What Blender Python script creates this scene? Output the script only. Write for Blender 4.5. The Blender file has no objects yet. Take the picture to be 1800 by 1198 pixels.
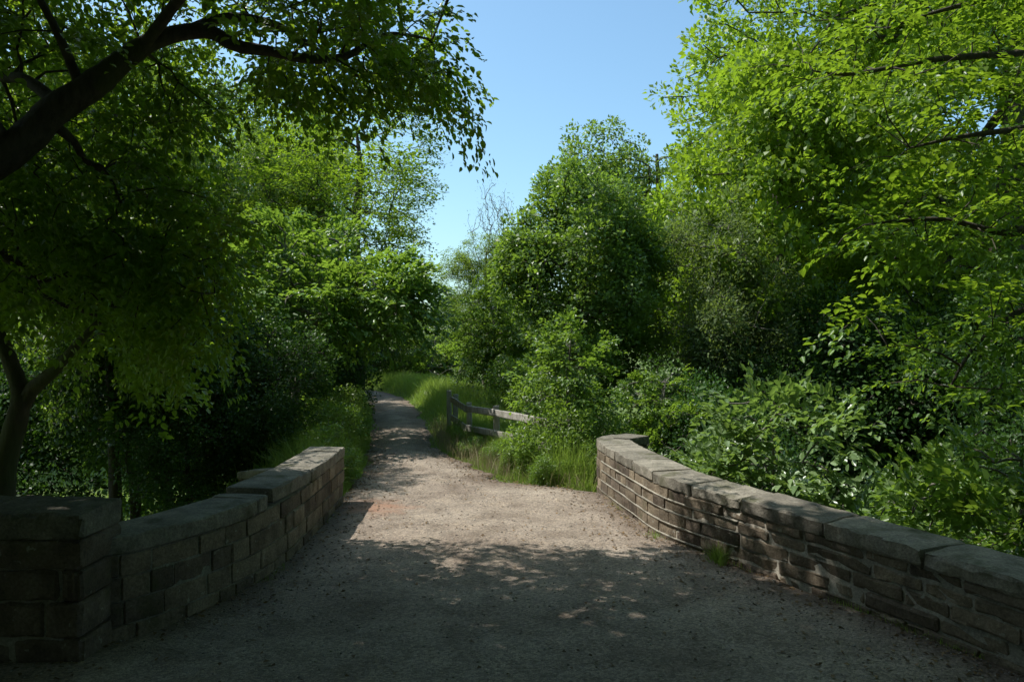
import bpy, math, random
import numpy as np
from mathutils import Vector, Matrix

R = math.radians
scene = bpy.context.scene
COL = scene.collection

# ------------------------------------------------------------------ camera
cam_d = bpy.data.cameras.new('camera')
cam_d.sensor_width = 36.0
cam_d.lens = 36.0 * 1386.0 / 1800.0
cam_d.clip_start = 0.05
cam_d.clip_end = 2000
cam = bpy.data.objects.new('camera', cam_d)
COL.objects.link(cam)
cam.location = (0, 0, 1.7)
cam.rotation_euler = (R(90), 0, 0)
scene.camera = cam

# ------------------------------------------------------------------ sky and sun
SUN_EL, SUN_AHEAD = R(59), R(12)
to_sun = Vector((-math.cos(SUN_AHEAD) * math.cos(SUN_EL), math.sin(SUN_AHEAD) * math.cos(SUN_EL), math.sin(SUN_EL)))
world = bpy.data.worlds.new('World')
scene.world = world
world.use_nodes = True
wn = world.node_tree
bg = wn.nodes['Background']
sky = wn.nodes.new('ShaderNodeTexSky')
sky.sky_type = 'NISHITA'
sky.sun_disc = False
sky.sun_elevation = SUN_EL
sky.sun_rotation = math.atan2(to_sun.x, to_sun.y)
sky.altitude = 50
sky.air_density = 1.0
sky.dust_density = 1.8
sky.ozone_density = 3.2
tint = wn.nodes.new('ShaderNodeMix')           # white balance of the whole sky
tint.data_type = 'RGBA'
tint.blend_type = 'MULTIPLY'
tint.inputs[0].default_value = 1.0
tint.inputs[7].default_value = (0.90, 1.08, 1.02, 1)
wn.links.new(sky.outputs[0], tint.inputs[6])
wn.links.new(tint.outputs[2], bg.inputs[0])
bg.inputs[1].default_value = 0.14

sun_d = bpy.data.lights.new('sun', 'SUN')
sun_d.energy = 3.5
sun_d.angle = R(0.53)
sun_d.color = (1.0, 0.965, 0.90)
sun = bpy.data.objects.new('sun', sun_d)
COL.objects.link(sun)
sun.rotation_euler = to_sun.to_track_quat('Z', 'Y').to_euler()
sun.location = (-20, 5, 40)

scene.view_settings.view_transform = 'Standard'
scene.view_settings.look = 'None'
scene.view_settings.exposure = 0.64
scene.view_settings.gamma = 1.0
scene.view_settings.use_curve_mapping = False
scene.cycles.max_bounces = 6
scene.cycles.diffuse_bounces = 4
scene.cycles.glossy_bounces = 2
scene.cycles.transmission_bounces = 4

# ------------------------------------------------------------------ helpers
def make_mesh(name, V, quads=None, tris=None, mat=None, smooth=False):
    V = np.asarray(V, dtype=np.float32)
    nq = 0 if quads is None else len(quads)
    nt = 0 if tris is None else len(tris)
    me = bpy.data.meshes.new(name)
    me.vertices.add(len(V))
    me.vertices.foreach_set('co', V.ravel())
    idx = []
    if nq: idx.append(np.asarray(quads, dtype=np.int32).ravel())
    if nt: idx.append(np.asarray(tris, dtype=np.int32).ravel())
    idx = np.concatenate(idx)
    me.loops.add(len(idx))
    me.loops.foreach_set('vertex_index', idx)
    me.polygons.add(nq + nt)
    starts = np.concatenate([np.arange(nq, dtype=np.int32) * 4, nq * 4 + np.arange(nt, dtype=np.int32) * 3])
    me.polygons.foreach_set('loop_start', starts.astype(np.int32))
    if smooth:
        me.polygons.foreach_set('use_smooth', np.ones(nq + nt, dtype=bool))
    me.update(calc_edges=True)
    if mat: me.materials.append(mat)
    return me

def link(name, me, parent=None):
    o = bpy.data.objects.new(name, me)
    COL.objects.link(o)
    if parent is not None: o.parent = parent
    return o

def tag(o, label=None, cat=None, group=None, kind=None):
    if label: o['label'] = label
    if cat: o['category'] = cat
    if group: o['group'] = group
    if kind: o['kind'] = kind
    return o

def empty(name, loc=(0, 0, 0), rz=0.0, s=1.0):
    o = bpy.data.objects.new(name, None)
    o.empty_display_size = 0.2
    COL.objects.link(o)
    o.location = loc
    o.rotation_euler = (0, 0, rz)
    o.scale = (s, s, s) if not hasattr(s, '__len__') else s
    return o

def nrm(a):
    return a / np.maximum(np.linalg.norm(a, axis=-1, keepdims=True), 1e-9)

class Buf:
    def __init__(self): self.v, self.q, self.t, self.n = [], [], [], 0
    def add(self, V, q=None, t=None):
        self.v.append(np.asarray(V, dtype=np.float64))
        if q is not None and len(q): self.q.append(np.asarray(q) + self.n)
        if t is not None and len(t): self.t.append(np.asarray(t) + self.n)
        self.n += len(V)
    def mesh(self, name, mat, smooth=False):
        return make_mesh(name, np.concatenate(self.v), np.concatenate(self.q) if self.q else None,
                         np.concatenate(self.t) if self.t else None, mat, smooth)

# value noise for numpy
_prm = np.random.default_rng(5).random((64, 64))
def vnoise(x, y):
    x = np.asarray(x, float); y = np.asarray(y, float)
    xi = np.floor(x).astype(int); yi = np.floor(y).astype(int)
    fx = x - xi; fy = y - yi
    fx = fx * fx * (3 - 2 * fx); fy = fy * fy * (3 - 2 * fy)
    a = _prm[xi % 64, yi % 64]; b = _prm[(xi + 1) % 64, yi % 64]
    c = _prm[xi % 64, (yi + 1) % 64]; d = _prm[(xi + 1) % 64, (yi + 1) % 64]
    return (a * (1 - fx) + b * fx) * (1 - fy) + (c * (1 - fx) + d * fx) * fy - 0.5

def sstep(a, b, x):
    t = np.clip((np.asarray(x, float) - a) / (b - a), 0, 1)
    return t * t * (3 - 2 * t)

# ------------------------------------------------------------------ materials
def new_mat(name):
    m = bpy.data.materials.new(name)
    m.use_nodes = True
    nt = m.node_tree
    return m, nt, nt.nodes['Principled BSDF'], nt.nodes['Material Output']

def ramp(nt, stops):
    n = nt.nodes.new('ShaderNodeValToRGB')
    e = n.color_ramp.elements
    while len(e) < len(stops): e.new(0.5)
    for k, (p, c) in enumerate(stops):
        e[k].position = p
        e[k].color = (*c, 1)
    return n

def noise(nt, coord, scale, detail=4, rough=0.6):
    n = nt.nodes.new('ShaderNodeTexNoise')
    n.inputs['Scale'].default_value = scale
    n.inputs['Detail'].default_value = detail
    n.inputs['Roughness'].default_value = rough
    nt.links.new(coord, n.inputs['Vector'])
    return n

def mixc(nt, fac, a, b, mode='MIX'):
    n = nt.nodes.new('ShaderNodeMix')
    n.data_type = 'RGBA'
    n.blend_type = mode
    for sock, val in ((n.inputs[0], fac), (n.inputs[6], a), (n.inputs[7], b)):
        if hasattr(val, 'links'): nt.links.new(val, sock)
        elif isinstance(val, tuple): sock.default_value = (*val, 1)
        else: sock.default_value = val
    return n.outputs[2]

def leaf_mat(name, dark, light, trans, tfac=0.42, rough=0.42, spec=0.5):
    m, nt, p, out = new_mat(name)
    geo = nt.nodes.new('ShaderNodeNewGeometry')
    oi = nt.nodes.new('ShaderNodeObjectInfo')
    rp = ramp(nt, [(0.0, dark), (0.75, light), (1.0, tuple(min(1, c * 1.25) for c in light))])
    nt.links.new(geo.outputs['Random Per Island'], rp.inputs[0])
    nz = noise(nt, geo.outputs['Position'], 0.55, 2)
    hs = nt.nodes.new('ShaderNodeHueSaturation')
    mr = nt.nodes.new('ShaderNodeMapRange')
    mr.inputs[1].default_value = 0.3; mr.inputs[2].default_value = 0.7
    mr.inputs[3].default_value = 0.75; mr.inputs[4].default_value = 1.25
    nt.links.new(nz.outputs[0], mr.inputs[0])
    nt.links.new(mr.outputs[0], hs.inputs['Value'])
    mr2 = nt.nodes.new('ShaderNodeMapRange')
    mr2.inputs[3].default_value = 0.485; mr2.inputs[4].default_value = 0.515
    nt.links.new(oi.outputs['Random'], mr2.inputs[0])
    nt.links.new(mr2.outputs[0], hs.inputs['Hue'])
    nt.links.new(rp.outputs[0], hs.inputs['Color'])
    nt.links.new(hs.outputs[0], p.inputs['Base Color'])
    p.inputs['Roughness'].default_value = rough
    p.inputs['Specular IOR Level'].default_value = spec
    tr = nt.nodes.new('ShaderNodeBsdfTranslucent')
    tm = mixc(nt, geo.outputs['Random Per Island'], trans, tuple(c * 0.7 for c in trans))
    nt.links.new(tm, tr.inputs[0])
    mx = nt.nodes.new('ShaderNodeMixShader')
    mx.inputs[0].default_value = tfac
    nt.links.new(p.outputs[0], mx.inputs[1])
    nt.links.new(tr.outputs[0], mx.inputs[2])
    nt.links.new(mx.outputs[0], out.inputs[0])
    return m

M = {}
M['oak'] = leaf_mat('oak_leaf', (0.085, 0.145, 0.014), (0.17, 0.265, 0.026), (0.41, 0.61, 0.03), tfac=0.46, spec=0.4)
M['oak_far'] = leaf_mat('far_oak_leaf', (0.07, 0.115, 0.022), (0.13, 0.20, 0.04), (0.30, 0.47, 0.04), tfac=0.42, spec=0.4)
M['beech'] = leaf_mat('beech_leaf', (0.065, 0.12, 0.016), (0.145, 0.232, 0.03), (0.36, 0.55, 0.03), tfac=0.45, rough=0.38, spec=0.5)
M['hazel'] = leaf_mat('hazel_leaf', (0.075, 0.135, 0.028), (0.15, 0.24, 0.055), (0.32, 0.50, 0.045), tfac=0.44, rough=0.37, spec=0.5)
M['pale'] = leaf_mat('pale_hazel_leaf', (0.13, 0.20, 0.075), (0.22, 0.30, 0.13), (0.30, 0.46, 0.07), tfac=0.4, rough=0.31, spec=0.65)
M['lime'] = leaf_mat('lime_leaf', (0.09, 0.145, 0.028), (0.165, 0.24, 0.05), (0.35, 0.52, 0.04), tfac=0.45, spec=0.4)
M['dark'] = leaf_mat('holly_leaf', (0.022, 0.055, 0.014), (0.05, 0.105, 0.022), (0.11, 0.24, 0.02), tfac=0.3, rough=0.45, spec=0.28)
M['grey'] = leaf_mat('willow_leaf', (0.075, 0.11, 0.036), (0.135, 0.175, 0.06), (0.26, 0.36, 0.06), rough=0.5, spec=0.3)
M['grass'] = leaf_mat('grass_blade', (0.13, 0.20, 0.035), (0.24, 0.32, 0.075), (0.42, 0.60, 0.08), tfac=0.45, rough=0.5)
M['straw'] = leaf_mat('dry_grass_blade', (0.20, 0.17, 0.09), (0.36, 0.31, 0.18), (0.36, 0.32, 0.16), tfac=0.35, rough=0.6)
M['under'] = leaf_mat('undergrowth_leaf', (0.03, 0.07, 0.015), (0.075, 0.145, 0.03), (0.17, 0.32, 0.03), tfac=0.35, rough=0.5)
M['litter'] = leaf_mat('fallen_leaf', (0.07, 0.045, 0.02), (0.20, 0.13, 0.06), (0.12, 0.08, 0.03), tfac=0.1, rough=0.7, spec=0.2)

def bark_mat(name, c1, c2, moss=0.25):
    m, nt, p, out = new_mat(name)
    tc = nt.nodes.new('ShaderNodeTexCoord')
    mp = nt.nodes.new('ShaderNodeMapping')
    mp.inputs['Scale'].default_value = (1, 1, 0.25)
    nt.links.new(tc.outputs['Object'], mp.inputs[0])
    n1 = noise(nt, mp.outputs[0], 18, 6, 0.7)
    rp = ramp(nt, [(0.3, c1), (0.7, c2)])
    nt.links.new(n1.outputs[0], rp.inputs[0])
    n2 = noise(nt, tc.outputs['Object'], 1.7, 4)
    r2 = ramp(nt, [(0.62 - moss, (0, 0, 0)), (0.78 - moss * 0.5, (1, 1, 1))])
    nt.links.new(n2.outputs[0], r2.inputs[0])
    c = mixc(nt, r2.outputs[0], rp.outputs[0], (0.07, 0.085, 0.02))
    nt.links.new(c, p.inputs['Base Color'])
    p.inputs['Roughness'].default_value = 0.9
    b = nt.nodes.new('ShaderNodeBump')
    b.inputs['Strength'].default_value = 0.8
    b.inputs['Distance'].default_value = 0.02
    nt.links.new(n1.outputs[0], b.inputs['Height'])
    nt.links.new(b.outputs[0], p.inputs['Normal'])
    return m
M['bark'] = bark_mat('bark', (0.035, 0.027, 0.02), (0.11, 0.09, 0.07), 0.1)
M['bark_moss'] = bark_mat('mossy_bark', (0.04, 0.03, 0.02), (0.13, 0.10, 0.07), 0.25)
M['bark_grey'] = bark_mat('grey_bark', (0.10, 0.09, 0.075), (0.22, 0.20, 0.17), 0.0)

def stone_mat(name, stops, moss=0.5, bump=0.6):
    m, nt, p, out = new_mat(name)
    geo = nt.nodes.new('ShaderNodeNewGeometry')
    oi = nt.nodes.new('ShaderNodeObjectInfo')
    n1 = noise(nt, geo.outputs['Position'], 7, 8, 0.65)
    n2 = noise(nt, geo.outputs['Position'], 60, 5, 0.7)
    rp = ramp(nt, stops)
    nt.links.new(n1.outputs[0], rp.inputs[0])
    hs = nt.nodes.new('ShaderNodeHueSaturation')
    mr = nt.nodes.new('ShaderNodeMapRange')
    mr.inputs[3].default_value = 0.72; mr.inputs[4].default_value = 1.22
    nt.links.new(oi.outputs['Random'], mr.inputs[0])
    nt.links.new(mr.outputs[0], hs.inputs['Value'])
    nt.links.new(rp.outputs[0], hs.inputs['Color'])
    r3 = ramp(nt, [(0.35, (0.62, 0.62, 0.62)), (0.65, (1.15, 1.15, 1.15))])
    nt.links.new(n2.outputs[0], r3.inputs[0])
    c = mixc(nt, 1.0, hs.outputs[0], r3.outputs[0], 'MULTIPLY')
    n3 = noise(nt, geo.outputs['Position'], 3.1, 5, 0.6)
    r4 = ramp(nt, [(moss, (0, 0, 0)), (moss + 0.16, (1, 1, 1))])
    nt.links.new(n3.outputs[0], r4.inputs[0])
    c = mixc(nt, r4.outputs[0], c, (0.075, 0.075, 0.035))
    n5 = noise(nt, geo.outputs['Position'], 22, 3, 0.5)
    r5 = ramp(nt, [(0.66, (0, 0, 0)), (0.72, (0.55, 0.55, 0.55))])
    nt.links.new(n5.outputs[0], r5.inputs[0])
    c = mixc(nt, r5.outputs[0], c, (0.40, 0.39, 0.33))
    nt.links.new(c, p.inputs['Base Color'])
    p.inputs['Roughness'].default_value = 0.92
    p.inputs['Specular IOR Level'].default_value = 0.25
    ad = nt.nodes.new('ShaderNodeMath'); ad.operation = 'MULTIPLY_ADD'
    ad.inputs[1].default_value = 0.35
    nt.links.new(n2.outputs[0], ad.inputs[0]); nt.links.new(n1.outputs[0], ad.inputs[2])
    b = nt.nodes.new('ShaderNodeBump')
    b.inputs['Strength'].default_value = bump
    b.inputs['Distance'].default_value = 0.03
    nt.links.new(ad.outputs[0], b.inputs['Height'])
    nt.links.new(b.outputs[0], p.inputs['Normal'])
    return m
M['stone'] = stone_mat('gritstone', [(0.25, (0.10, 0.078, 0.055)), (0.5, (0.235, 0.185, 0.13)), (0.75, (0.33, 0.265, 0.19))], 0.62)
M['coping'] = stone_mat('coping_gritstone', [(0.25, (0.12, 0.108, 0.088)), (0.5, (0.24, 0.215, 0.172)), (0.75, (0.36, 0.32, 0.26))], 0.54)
M['stone_dark'] = stone_mat('sooty_shaded_gritstone', [(0.25, (0.07, 0.055, 0.042)), (0.5, (0.15, 0.115, 0.085)), (0.75, (0.22, 0.18, 0.135))], 0.56)
M['mortar'] = stone_mat('mortar', [(0.3, (0.20, 0.175, 0.14)), (0.7, (0.34, 0.31, 0.25))], 0.7, 0.3)
M['mortar_pale'] = stone_mat('pale_mortar', [(0.3, (0.25, 0.225, 0.18)), (0.7, (0.40, 0.365, 0.30))], 0.7, 0.3)
M['wood'] = bark_mat('weathered_wood', (0.22, 0.20, 0.17), (0.45, 0.42, 0.37), 0.0)

def path_mat():
    m, nt, p, out = new_mat('gravel_path')
    geo = nt.nodes.new('ShaderNodeNewGeometry')
    P = geo.outputs['Position']
    n1 = noise(nt, P, 0.9, 6, 0.6)
    rp = ramp(nt, [(0.3, (0.235, 0.185, 0.148)), (0.5, (0.315, 0.26, 0.21)), (0.72, (0.38, 0.32, 0.262))])
    nt.links.new(n1.outputs[0], rp.inputs[0])
    vo = nt.nodes.new('ShaderNodeTexVoronoi')
    vo.inputs['Scale'].default_value = 75
    nt.links.new(P, vo.inputs['Vector'])
    bw = nt.nodes.new('ShaderNodeSeparateColor')
    nt.links.new(vo.outputs['Color'], bw.inputs[0])
    r2 = ramp(nt, [(0.0, (0.55, 0.54, 0.52)), (0.55, (0.95, 0.95, 0.95)), (1.0, (1.45, 1.4, 1.32))])
    nt.links.new(bw.outputs[0], r2.inputs[0])
    c = mixc(nt, 0.8, rp.outputs[0], r2.outputs[0], 'MULTIPLY')
    n2 = noise(nt, P, 210, 3, 0.6)
    r3 = ramp(nt, [(0.35, (0.7, 0.7, 0.7)), (0.65, (1.22, 1.22, 1.22))])
    nt.links.new(n2.outputs[0], r3.inputs[0])
    c = mixc(nt, 1.0, c, r3.outputs[0], 'MULTIPLY')
    n6 = noise(nt, P, 2.6, 5, 0.7)
    r6 = ramp(nt, [(0.36, (0.74, 0.72, 0.70)), (0.52, (1.0, 1.0, 1.0)), (0.70, (1.16, 1.14, 1.10))])
    nt.links.new(n6.outputs[0], r6.inputs[0])
    c = mixc(nt, 1.0, c, r6.outputs[0], 'MULTIPLY')
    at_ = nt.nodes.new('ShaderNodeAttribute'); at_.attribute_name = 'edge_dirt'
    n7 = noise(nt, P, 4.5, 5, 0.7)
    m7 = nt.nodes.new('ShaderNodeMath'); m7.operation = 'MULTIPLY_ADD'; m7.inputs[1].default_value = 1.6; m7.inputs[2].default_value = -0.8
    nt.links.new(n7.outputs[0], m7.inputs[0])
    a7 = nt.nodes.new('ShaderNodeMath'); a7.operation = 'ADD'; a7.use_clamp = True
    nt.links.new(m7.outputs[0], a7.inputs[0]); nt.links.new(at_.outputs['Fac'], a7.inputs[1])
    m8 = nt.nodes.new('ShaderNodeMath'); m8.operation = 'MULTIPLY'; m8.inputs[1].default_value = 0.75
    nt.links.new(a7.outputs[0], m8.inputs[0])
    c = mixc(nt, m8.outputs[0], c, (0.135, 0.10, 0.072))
    # patch of crushed red brick by the end of the left wall
    vm = nt.nodes.new('ShaderNodeVectorMath'); vm.operation = 'DISTANCE'
    vm.inputs[1].default_value = (-1.4, 7.9, 0)
    nt.links.new(P, vm.inputs[0])
    n4 = noise(nt, P, 6, 4)
    ma = nt.nodes.new('ShaderNodeMath'); ma.operation = 'MULTIPLY_ADD'; ma.inputs[1].default_value = 1.1
    nt.links.new(n4.outputs[0], ma.inputs[0]); nt.links.new(vm.outputs['Value'], ma.inputs[2])
    r4 = ramp(nt, [(0.55, (0.75, 0.75, 0.75)), (1.0, (0, 0, 0))])
    nt.links.new(ma.outputs[0], r4.inputs[0])
    c = mixc(nt, r4.outputs[0], c, (0.34, 0.185, 0.12))
    nt.links.new(c, p.inputs['Base Color'])
    p.inputs['Roughness'].default_value = 0.95
    p.inputs['Specular IOR Level'].default_value = 0.2
    ad = nt.nodes.new('ShaderNodeMath'); ad.operation = 'MULTIPLY_ADD'; ad.inputs[1].default_value = -0.9
    nt.links.new(vo.outputs['Distance'], ad.inputs[0]); nt.links.new(n2.outputs[0], ad.inputs[2])
    b = nt.nodes.new('ShaderNodeBump'); b.inputs['Strength'].default_value = 0.7; b.inputs['Distance'].default_value = 0.008
    nt.links.new(ad.outputs[0], b.inputs['Height'])
    nt.links.new(b.outputs[0], p.inputs['Normal'])
    return m
M['path'] = path_mat()

def ground_mat():
    m, nt, p, out = new_mat('woodland_floor')
    geo = nt.nodes.new('ShaderNodeNewGeometry')
    P = geo.outputs['Position']
    n1 = noise(nt, P, 0.35, 5, 0.6)
    n2 = noise(nt, P, 9, 6, 0.7)
    soil = ramp(nt, [(0.3, (0.035, 0.026, 0.017)), (0.7, (0.10, 0.078, 0.05))])
    nt.links.new(n2.outputs[0], soil.inputs[0])
    gr = ramp(nt, [(0.3, (0.07, 0.115, 0.02)), (0.7, (0.15, 0.205, 0.04))])
    nt.links.new(n2.outputs[0], gr.inputs[0])
    f = ramp(nt, [(0.38, (0, 0, 0)), (0.5, (1, 1, 1))])
    nt.links.new(n1.outputs[0], f.inputs[0])
    # open meadow to the left is grass all over
    sx = nt.nodes.new('ShaderNodeSeparateXYZ'); nt.links.new(P, sx.inputs[0])
    mr = nt.nodes.new('ShaderNodeMapRange'); mr.inputs[1].default_value = -7.0; mr.inputs[2].default_value = -8.5
    nt.links.new(sx.outputs[0], mr.inputs[0])
    mx = nt.nodes.new('ShaderNodeMath'); mx.operation = 'MAXIMUM'
    nt.links.new(mr.outputs[0], mx.inputs[0]); nt.links.new(f.outputs[0], mx.inputs[1])
    c = mixc(nt, mx.outputs[0], soil.outputs[0], gr.outputs[0])
    nt.links.new(c, p.inputs['Base Color'])
    p.inputs['Roughness'].default_value = 0.95
    b = nt.nodes.new('ShaderNodeBump'); b.inputs['Strength'].default_value = 0.8; b.inputs['Distance'].default_value = 0.06
    nt.links.new(n2.outputs[0], b.inputs['Height'])
    nt.links.new(b.outputs[0], p.inputs['Normal'])
    return m
M['ground'] = ground_mat()

# ------------------------------------------------------------------ terrain and path
EL_Y = [-30, -6, 0, 4.0, 4.45, 4.9, 5.4, 5.8, 8.4, 8.9, 10.2, 11.7, 14.6, 19.5, 24, 27, 31, 46, 90]
EL_X = [-3.6, -3.4, -3.3, -3.2, -2.35, -2.05, -1.85, -1.78, -1.80, -1.86, -1.92, -2.12, -2.60, -3.45, -4.5, -5.9, -9.5, -24, -60]
ER_Y = [-30, -6, 0, 2.2, 4.0, 5.0, 5.9, 6.7, 7.7, 8.7, 9.0, 9.3, 9.7, 11.2, 12.3, 14.6, 18, 21.5, 24, 27, 31, 46, 90]
ER_X = [4.4, 4.2, 3.9, 3.35, 2.62, 2.18, 1.72, 1.30, 1.12, 0.98, 0.62, 0.12, -0.22, -0.82, -1.15, -1.5, -2.1, -2.75, -3.4, -4.7, -8.0, -22, -58]
def eL(y): return np.interp(y, EL_Y, EL_X)
def eR(y): return np.interp(y, ER_Y, ER_X)

def ground_z(x, y):
    x = np.asarray(x, float); y = np.asarray(y, float)
    dl = eL(y) - x
    dr = x - eR(y)
    br = 1 - sstep(8.5, 9.2, y)               # on the bridge
    br_r = 1 - sstep(8.75, 9.35, y)
    # left
    zl_b = -1.9 * sstep(0.40, 0.62, dl)
    zl_o = -1.9 * sstep(0.5, 4.5, dl)
    zl = zl_b * br + zl_o * (1 - br)
    zr_b = -2.3 * sstep(0.42, 0.62, dr)
    mound = 0.22 * sstep(15.5, 18.5, y) * (1 - sstep(26, 34, y))
    drop0 = 1.0 + 0.8 * sstep(14, 18, y)
    zr_o = mound * sstep(0.0, 0.7, dr) - (2.2 + mound) * sstep(drop0, drop0 + 5.0, dr)
    zr = zr_b * br_r + zr_o * (1 - br_r)
    z = np.where(dl > 0, zl, np.where(dr > 0, zr, 0.0))
    hill = 0.18 * np.maximum(x - 13, 0) * sstep(-5, 5, y) + 0.10 * np.maximum(y - 48, 0)
    out = np.maximum(np.maximum(dl, dr), 0)
    und = vnoise(x * 0.25 + 9, y * 0.25) * 0.5 * sstep(1.5, 5, out) + vnoise(x * 1.3, y * 1.3 + 4) * 0.10 * sstep(0.3, 1.2, out)
    return z + np.minimum(hill, 9) + und - 0.02

gx = np.concatenate([np.linspace(-300, -40, 14), np.linspace(-38, -10, 29), np.arange(-9.6, 9.61, 0.16), np.linspace(10.4, 40, 30), np.linspace(44, 300, 14)])
gy = np.concatenate([np.linspace(-300, -20, 14), np.linspace(-18, -2, 17), np.arange(-1.6, 32, 0.2), np.linspace(33, 60, 28), np.linspace(65, 700, 24)])
GX, GY = np.meshgrid(gx, gy)
GZ = ground_z(GX, GY)
nx, ny = len(gx), len(gy)
ii = (np.arange(ny - 1)[:, None] * nx + np.arange(nx - 1)[None, :]).ravel()
gq = np.stack([ii, ii + 1, ii + nx + 1, ii + nx], 1)
g = link('ground', make_mesh('ground', np.stack([GX.ravel(), GY.ravel(), GZ.ravel()], 1), gq, None, M['ground'], True))
tag(g, 'earth and grass woodland floor falling away from the path', 'ground', kind='structure')

def build_path():
    ys = np.concatenate([np.arange(-12, 2, 0.4), np.arange(2, 14, 0.06), np.arange(14, 60, 0.3)])
    nc = 61
    t = np.linspace(0, 1, nc)
    L = eL(ys) + vnoise(ys * 2.3, 3) * 0.22 * sstep(8.6, 9.6, ys) + vnoise(ys * 7, 8) * 0.1 * sstep(8.6, 9.6, ys) - 0.06 * (ys < 8.8)
    Rr = eR(ys) + vnoise(ys * 1.9, 13) * 0.25 * sstep(8.9, 9.4, ys) + vnoise(ys * 8, 18) * 0.12 * sstep(8.9, 9.4, ys) + 0.06 * (ys < 8.8)
    X = L[:, None] * (1 - t) + Rr[:, None] * t
    Y = np.repeat(ys[:, None], nc, 1)
    Z = 0.012 + vnoise(X * 1.4, Y * 1.4) * 0.03 + vnoise(X * 5, Y * 5 + 3) * 0.012 + vnoise(X * 14, Y * 14) * 0.006
    Z = Z + 0.03 * np.exp(-((t[None, :] - 0.5) / 0.33) ** 2)
    Z[:, 0] -= 0.03; Z[:, -1] -= 0.03
    n = len(ys)
    i = (np.arange(n - 1)[:, None] * nc + np.arange(nc - 1)[None, :]).ravel()
    q = np.stack([i, i + 1, i + nc + 1, i + nc], 1)
    me = make_mesh('path', np.stack([X.ravel(), Y.ravel(), Z.ravel()], 1), q, None, M['path'], True)
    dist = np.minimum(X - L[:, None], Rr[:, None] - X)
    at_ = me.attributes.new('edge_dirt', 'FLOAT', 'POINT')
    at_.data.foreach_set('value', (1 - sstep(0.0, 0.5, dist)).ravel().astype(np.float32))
    o = link('path', me)
    tag(o, 'beaten gravel path crossing the bridge and winding away left', 'path', kind='structure')
build_path()
def path_z(x, y):
    t = (x - eL(y)) / np.maximum(eR(y) - eL(y), 0.1)
    return 0.012 + vnoise(x * 1.4, y * 1.4) * 0.03 + vnoise(x * 5, y * 5 + 3) * 0.012 + 0.03 * np.exp(-((t - 0.5) / 0.33) ** 2)

# ------------------------------------------------------------------ stone walls
def cell(xs, ys, zs, b):
    """surface of a box in [-1,1]^3 on the given coordinate lists, edges rounded by b"""
    idx = {}
    V, Q = [], []
    def vid(i, j, k):
        if (i, j, k) not in idx:
            idx[(i, j, k)] = len(V)
            V.append((xs[i], ys[j], zs[k]))
        return idx[(i, j, k)]
    a, c, d = len(xs) - 1, len(ys) - 1, len(zs) - 1
    for i in range(a):
        for j in range(c):
            Q.append((vid(i, j, 0), vid(i, j + 1, 0), vid(i + 1, j + 1, 0), vid(i + 1, j, 0)))
            Q.append((vid(i, j, d), vid(i + 1, j, d), vid(i + 1, j + 1, d), vid(i, j + 1, d)))
    for i in range(a):
        for k in range(d):
            Q.append((vid(i, 0, k), vid(i + 1, 0, k), vid(i + 1, 0, k + 1), vid(i, 0, k + 1)))
            Q.append((vid(i, c, k), vid(i, c, k + 1), vid(i + 1, c, k + 1), vid(i + 1, c, k)))
    for j in range(c):
        for k in range(d):
            Q.append((vid(0, j, k), vid(0, j, k + 1), vid(0, j + 1, k + 1), vid(0, j + 1, k)))
            Q.append((vid(a, j, k), vid(a, j + 1, k), vid(a, j + 1, k + 1), vid(a, j, k + 1)))
    V = np.array(V, float)
    ext = (np.abs(V) > 0.999)
    cnt = ext.sum(1)
    return V, np.array(Q), ext, cnt

class Curve:
    def __init__(self, pts):
        P = np.array(pts, float)            # x, y, top height
        # smooth (Catmull-Rom like) resample
        out = []
        n = len(P)
        for i in range(n - 1):
            p0, p1, p2, p3 = P[max(i - 1, 0)], P[i], P[i + 1], P[min(i + 2, n - 1)]
            for t in np.linspace(0, 1, 12, endpoint=False):
                out.append(0.5 * ((2 * p1) + (-p0 + p2) * t + (2 * p0 - 5 * p1 + 4 * p2 - p3) * t * t + (-p0 + 3 * p1 - 3 * p2 + p3) * t ** 3))
        out.append(P[-1])
        self.P = np.array(out)
        d = np.linalg.norm(np.diff(self.P[:, :2], axis=0), axis=1)
        self.s = np.concatenate([[0], np.cumsum(d)])
        self.len = self.s[-1]
        self.T = nrm(np.gradient(self.P[:, :2], axis=0))
    def at(self, s):
        x = np.interp(s, self.s, self.P[:, 0]); y = np.interp(s, self.s, self.P[:, 1]); h = np.interp(s, self.s, self.P[:, 2])
        tx = np.interp(s, self.s, self.T[:, 0]); ty = np.interp(s, self.s, self.T[:, 1])
        l = np.hypot(tx, ty)
        return x, y, h, tx / l, ty / l

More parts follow.
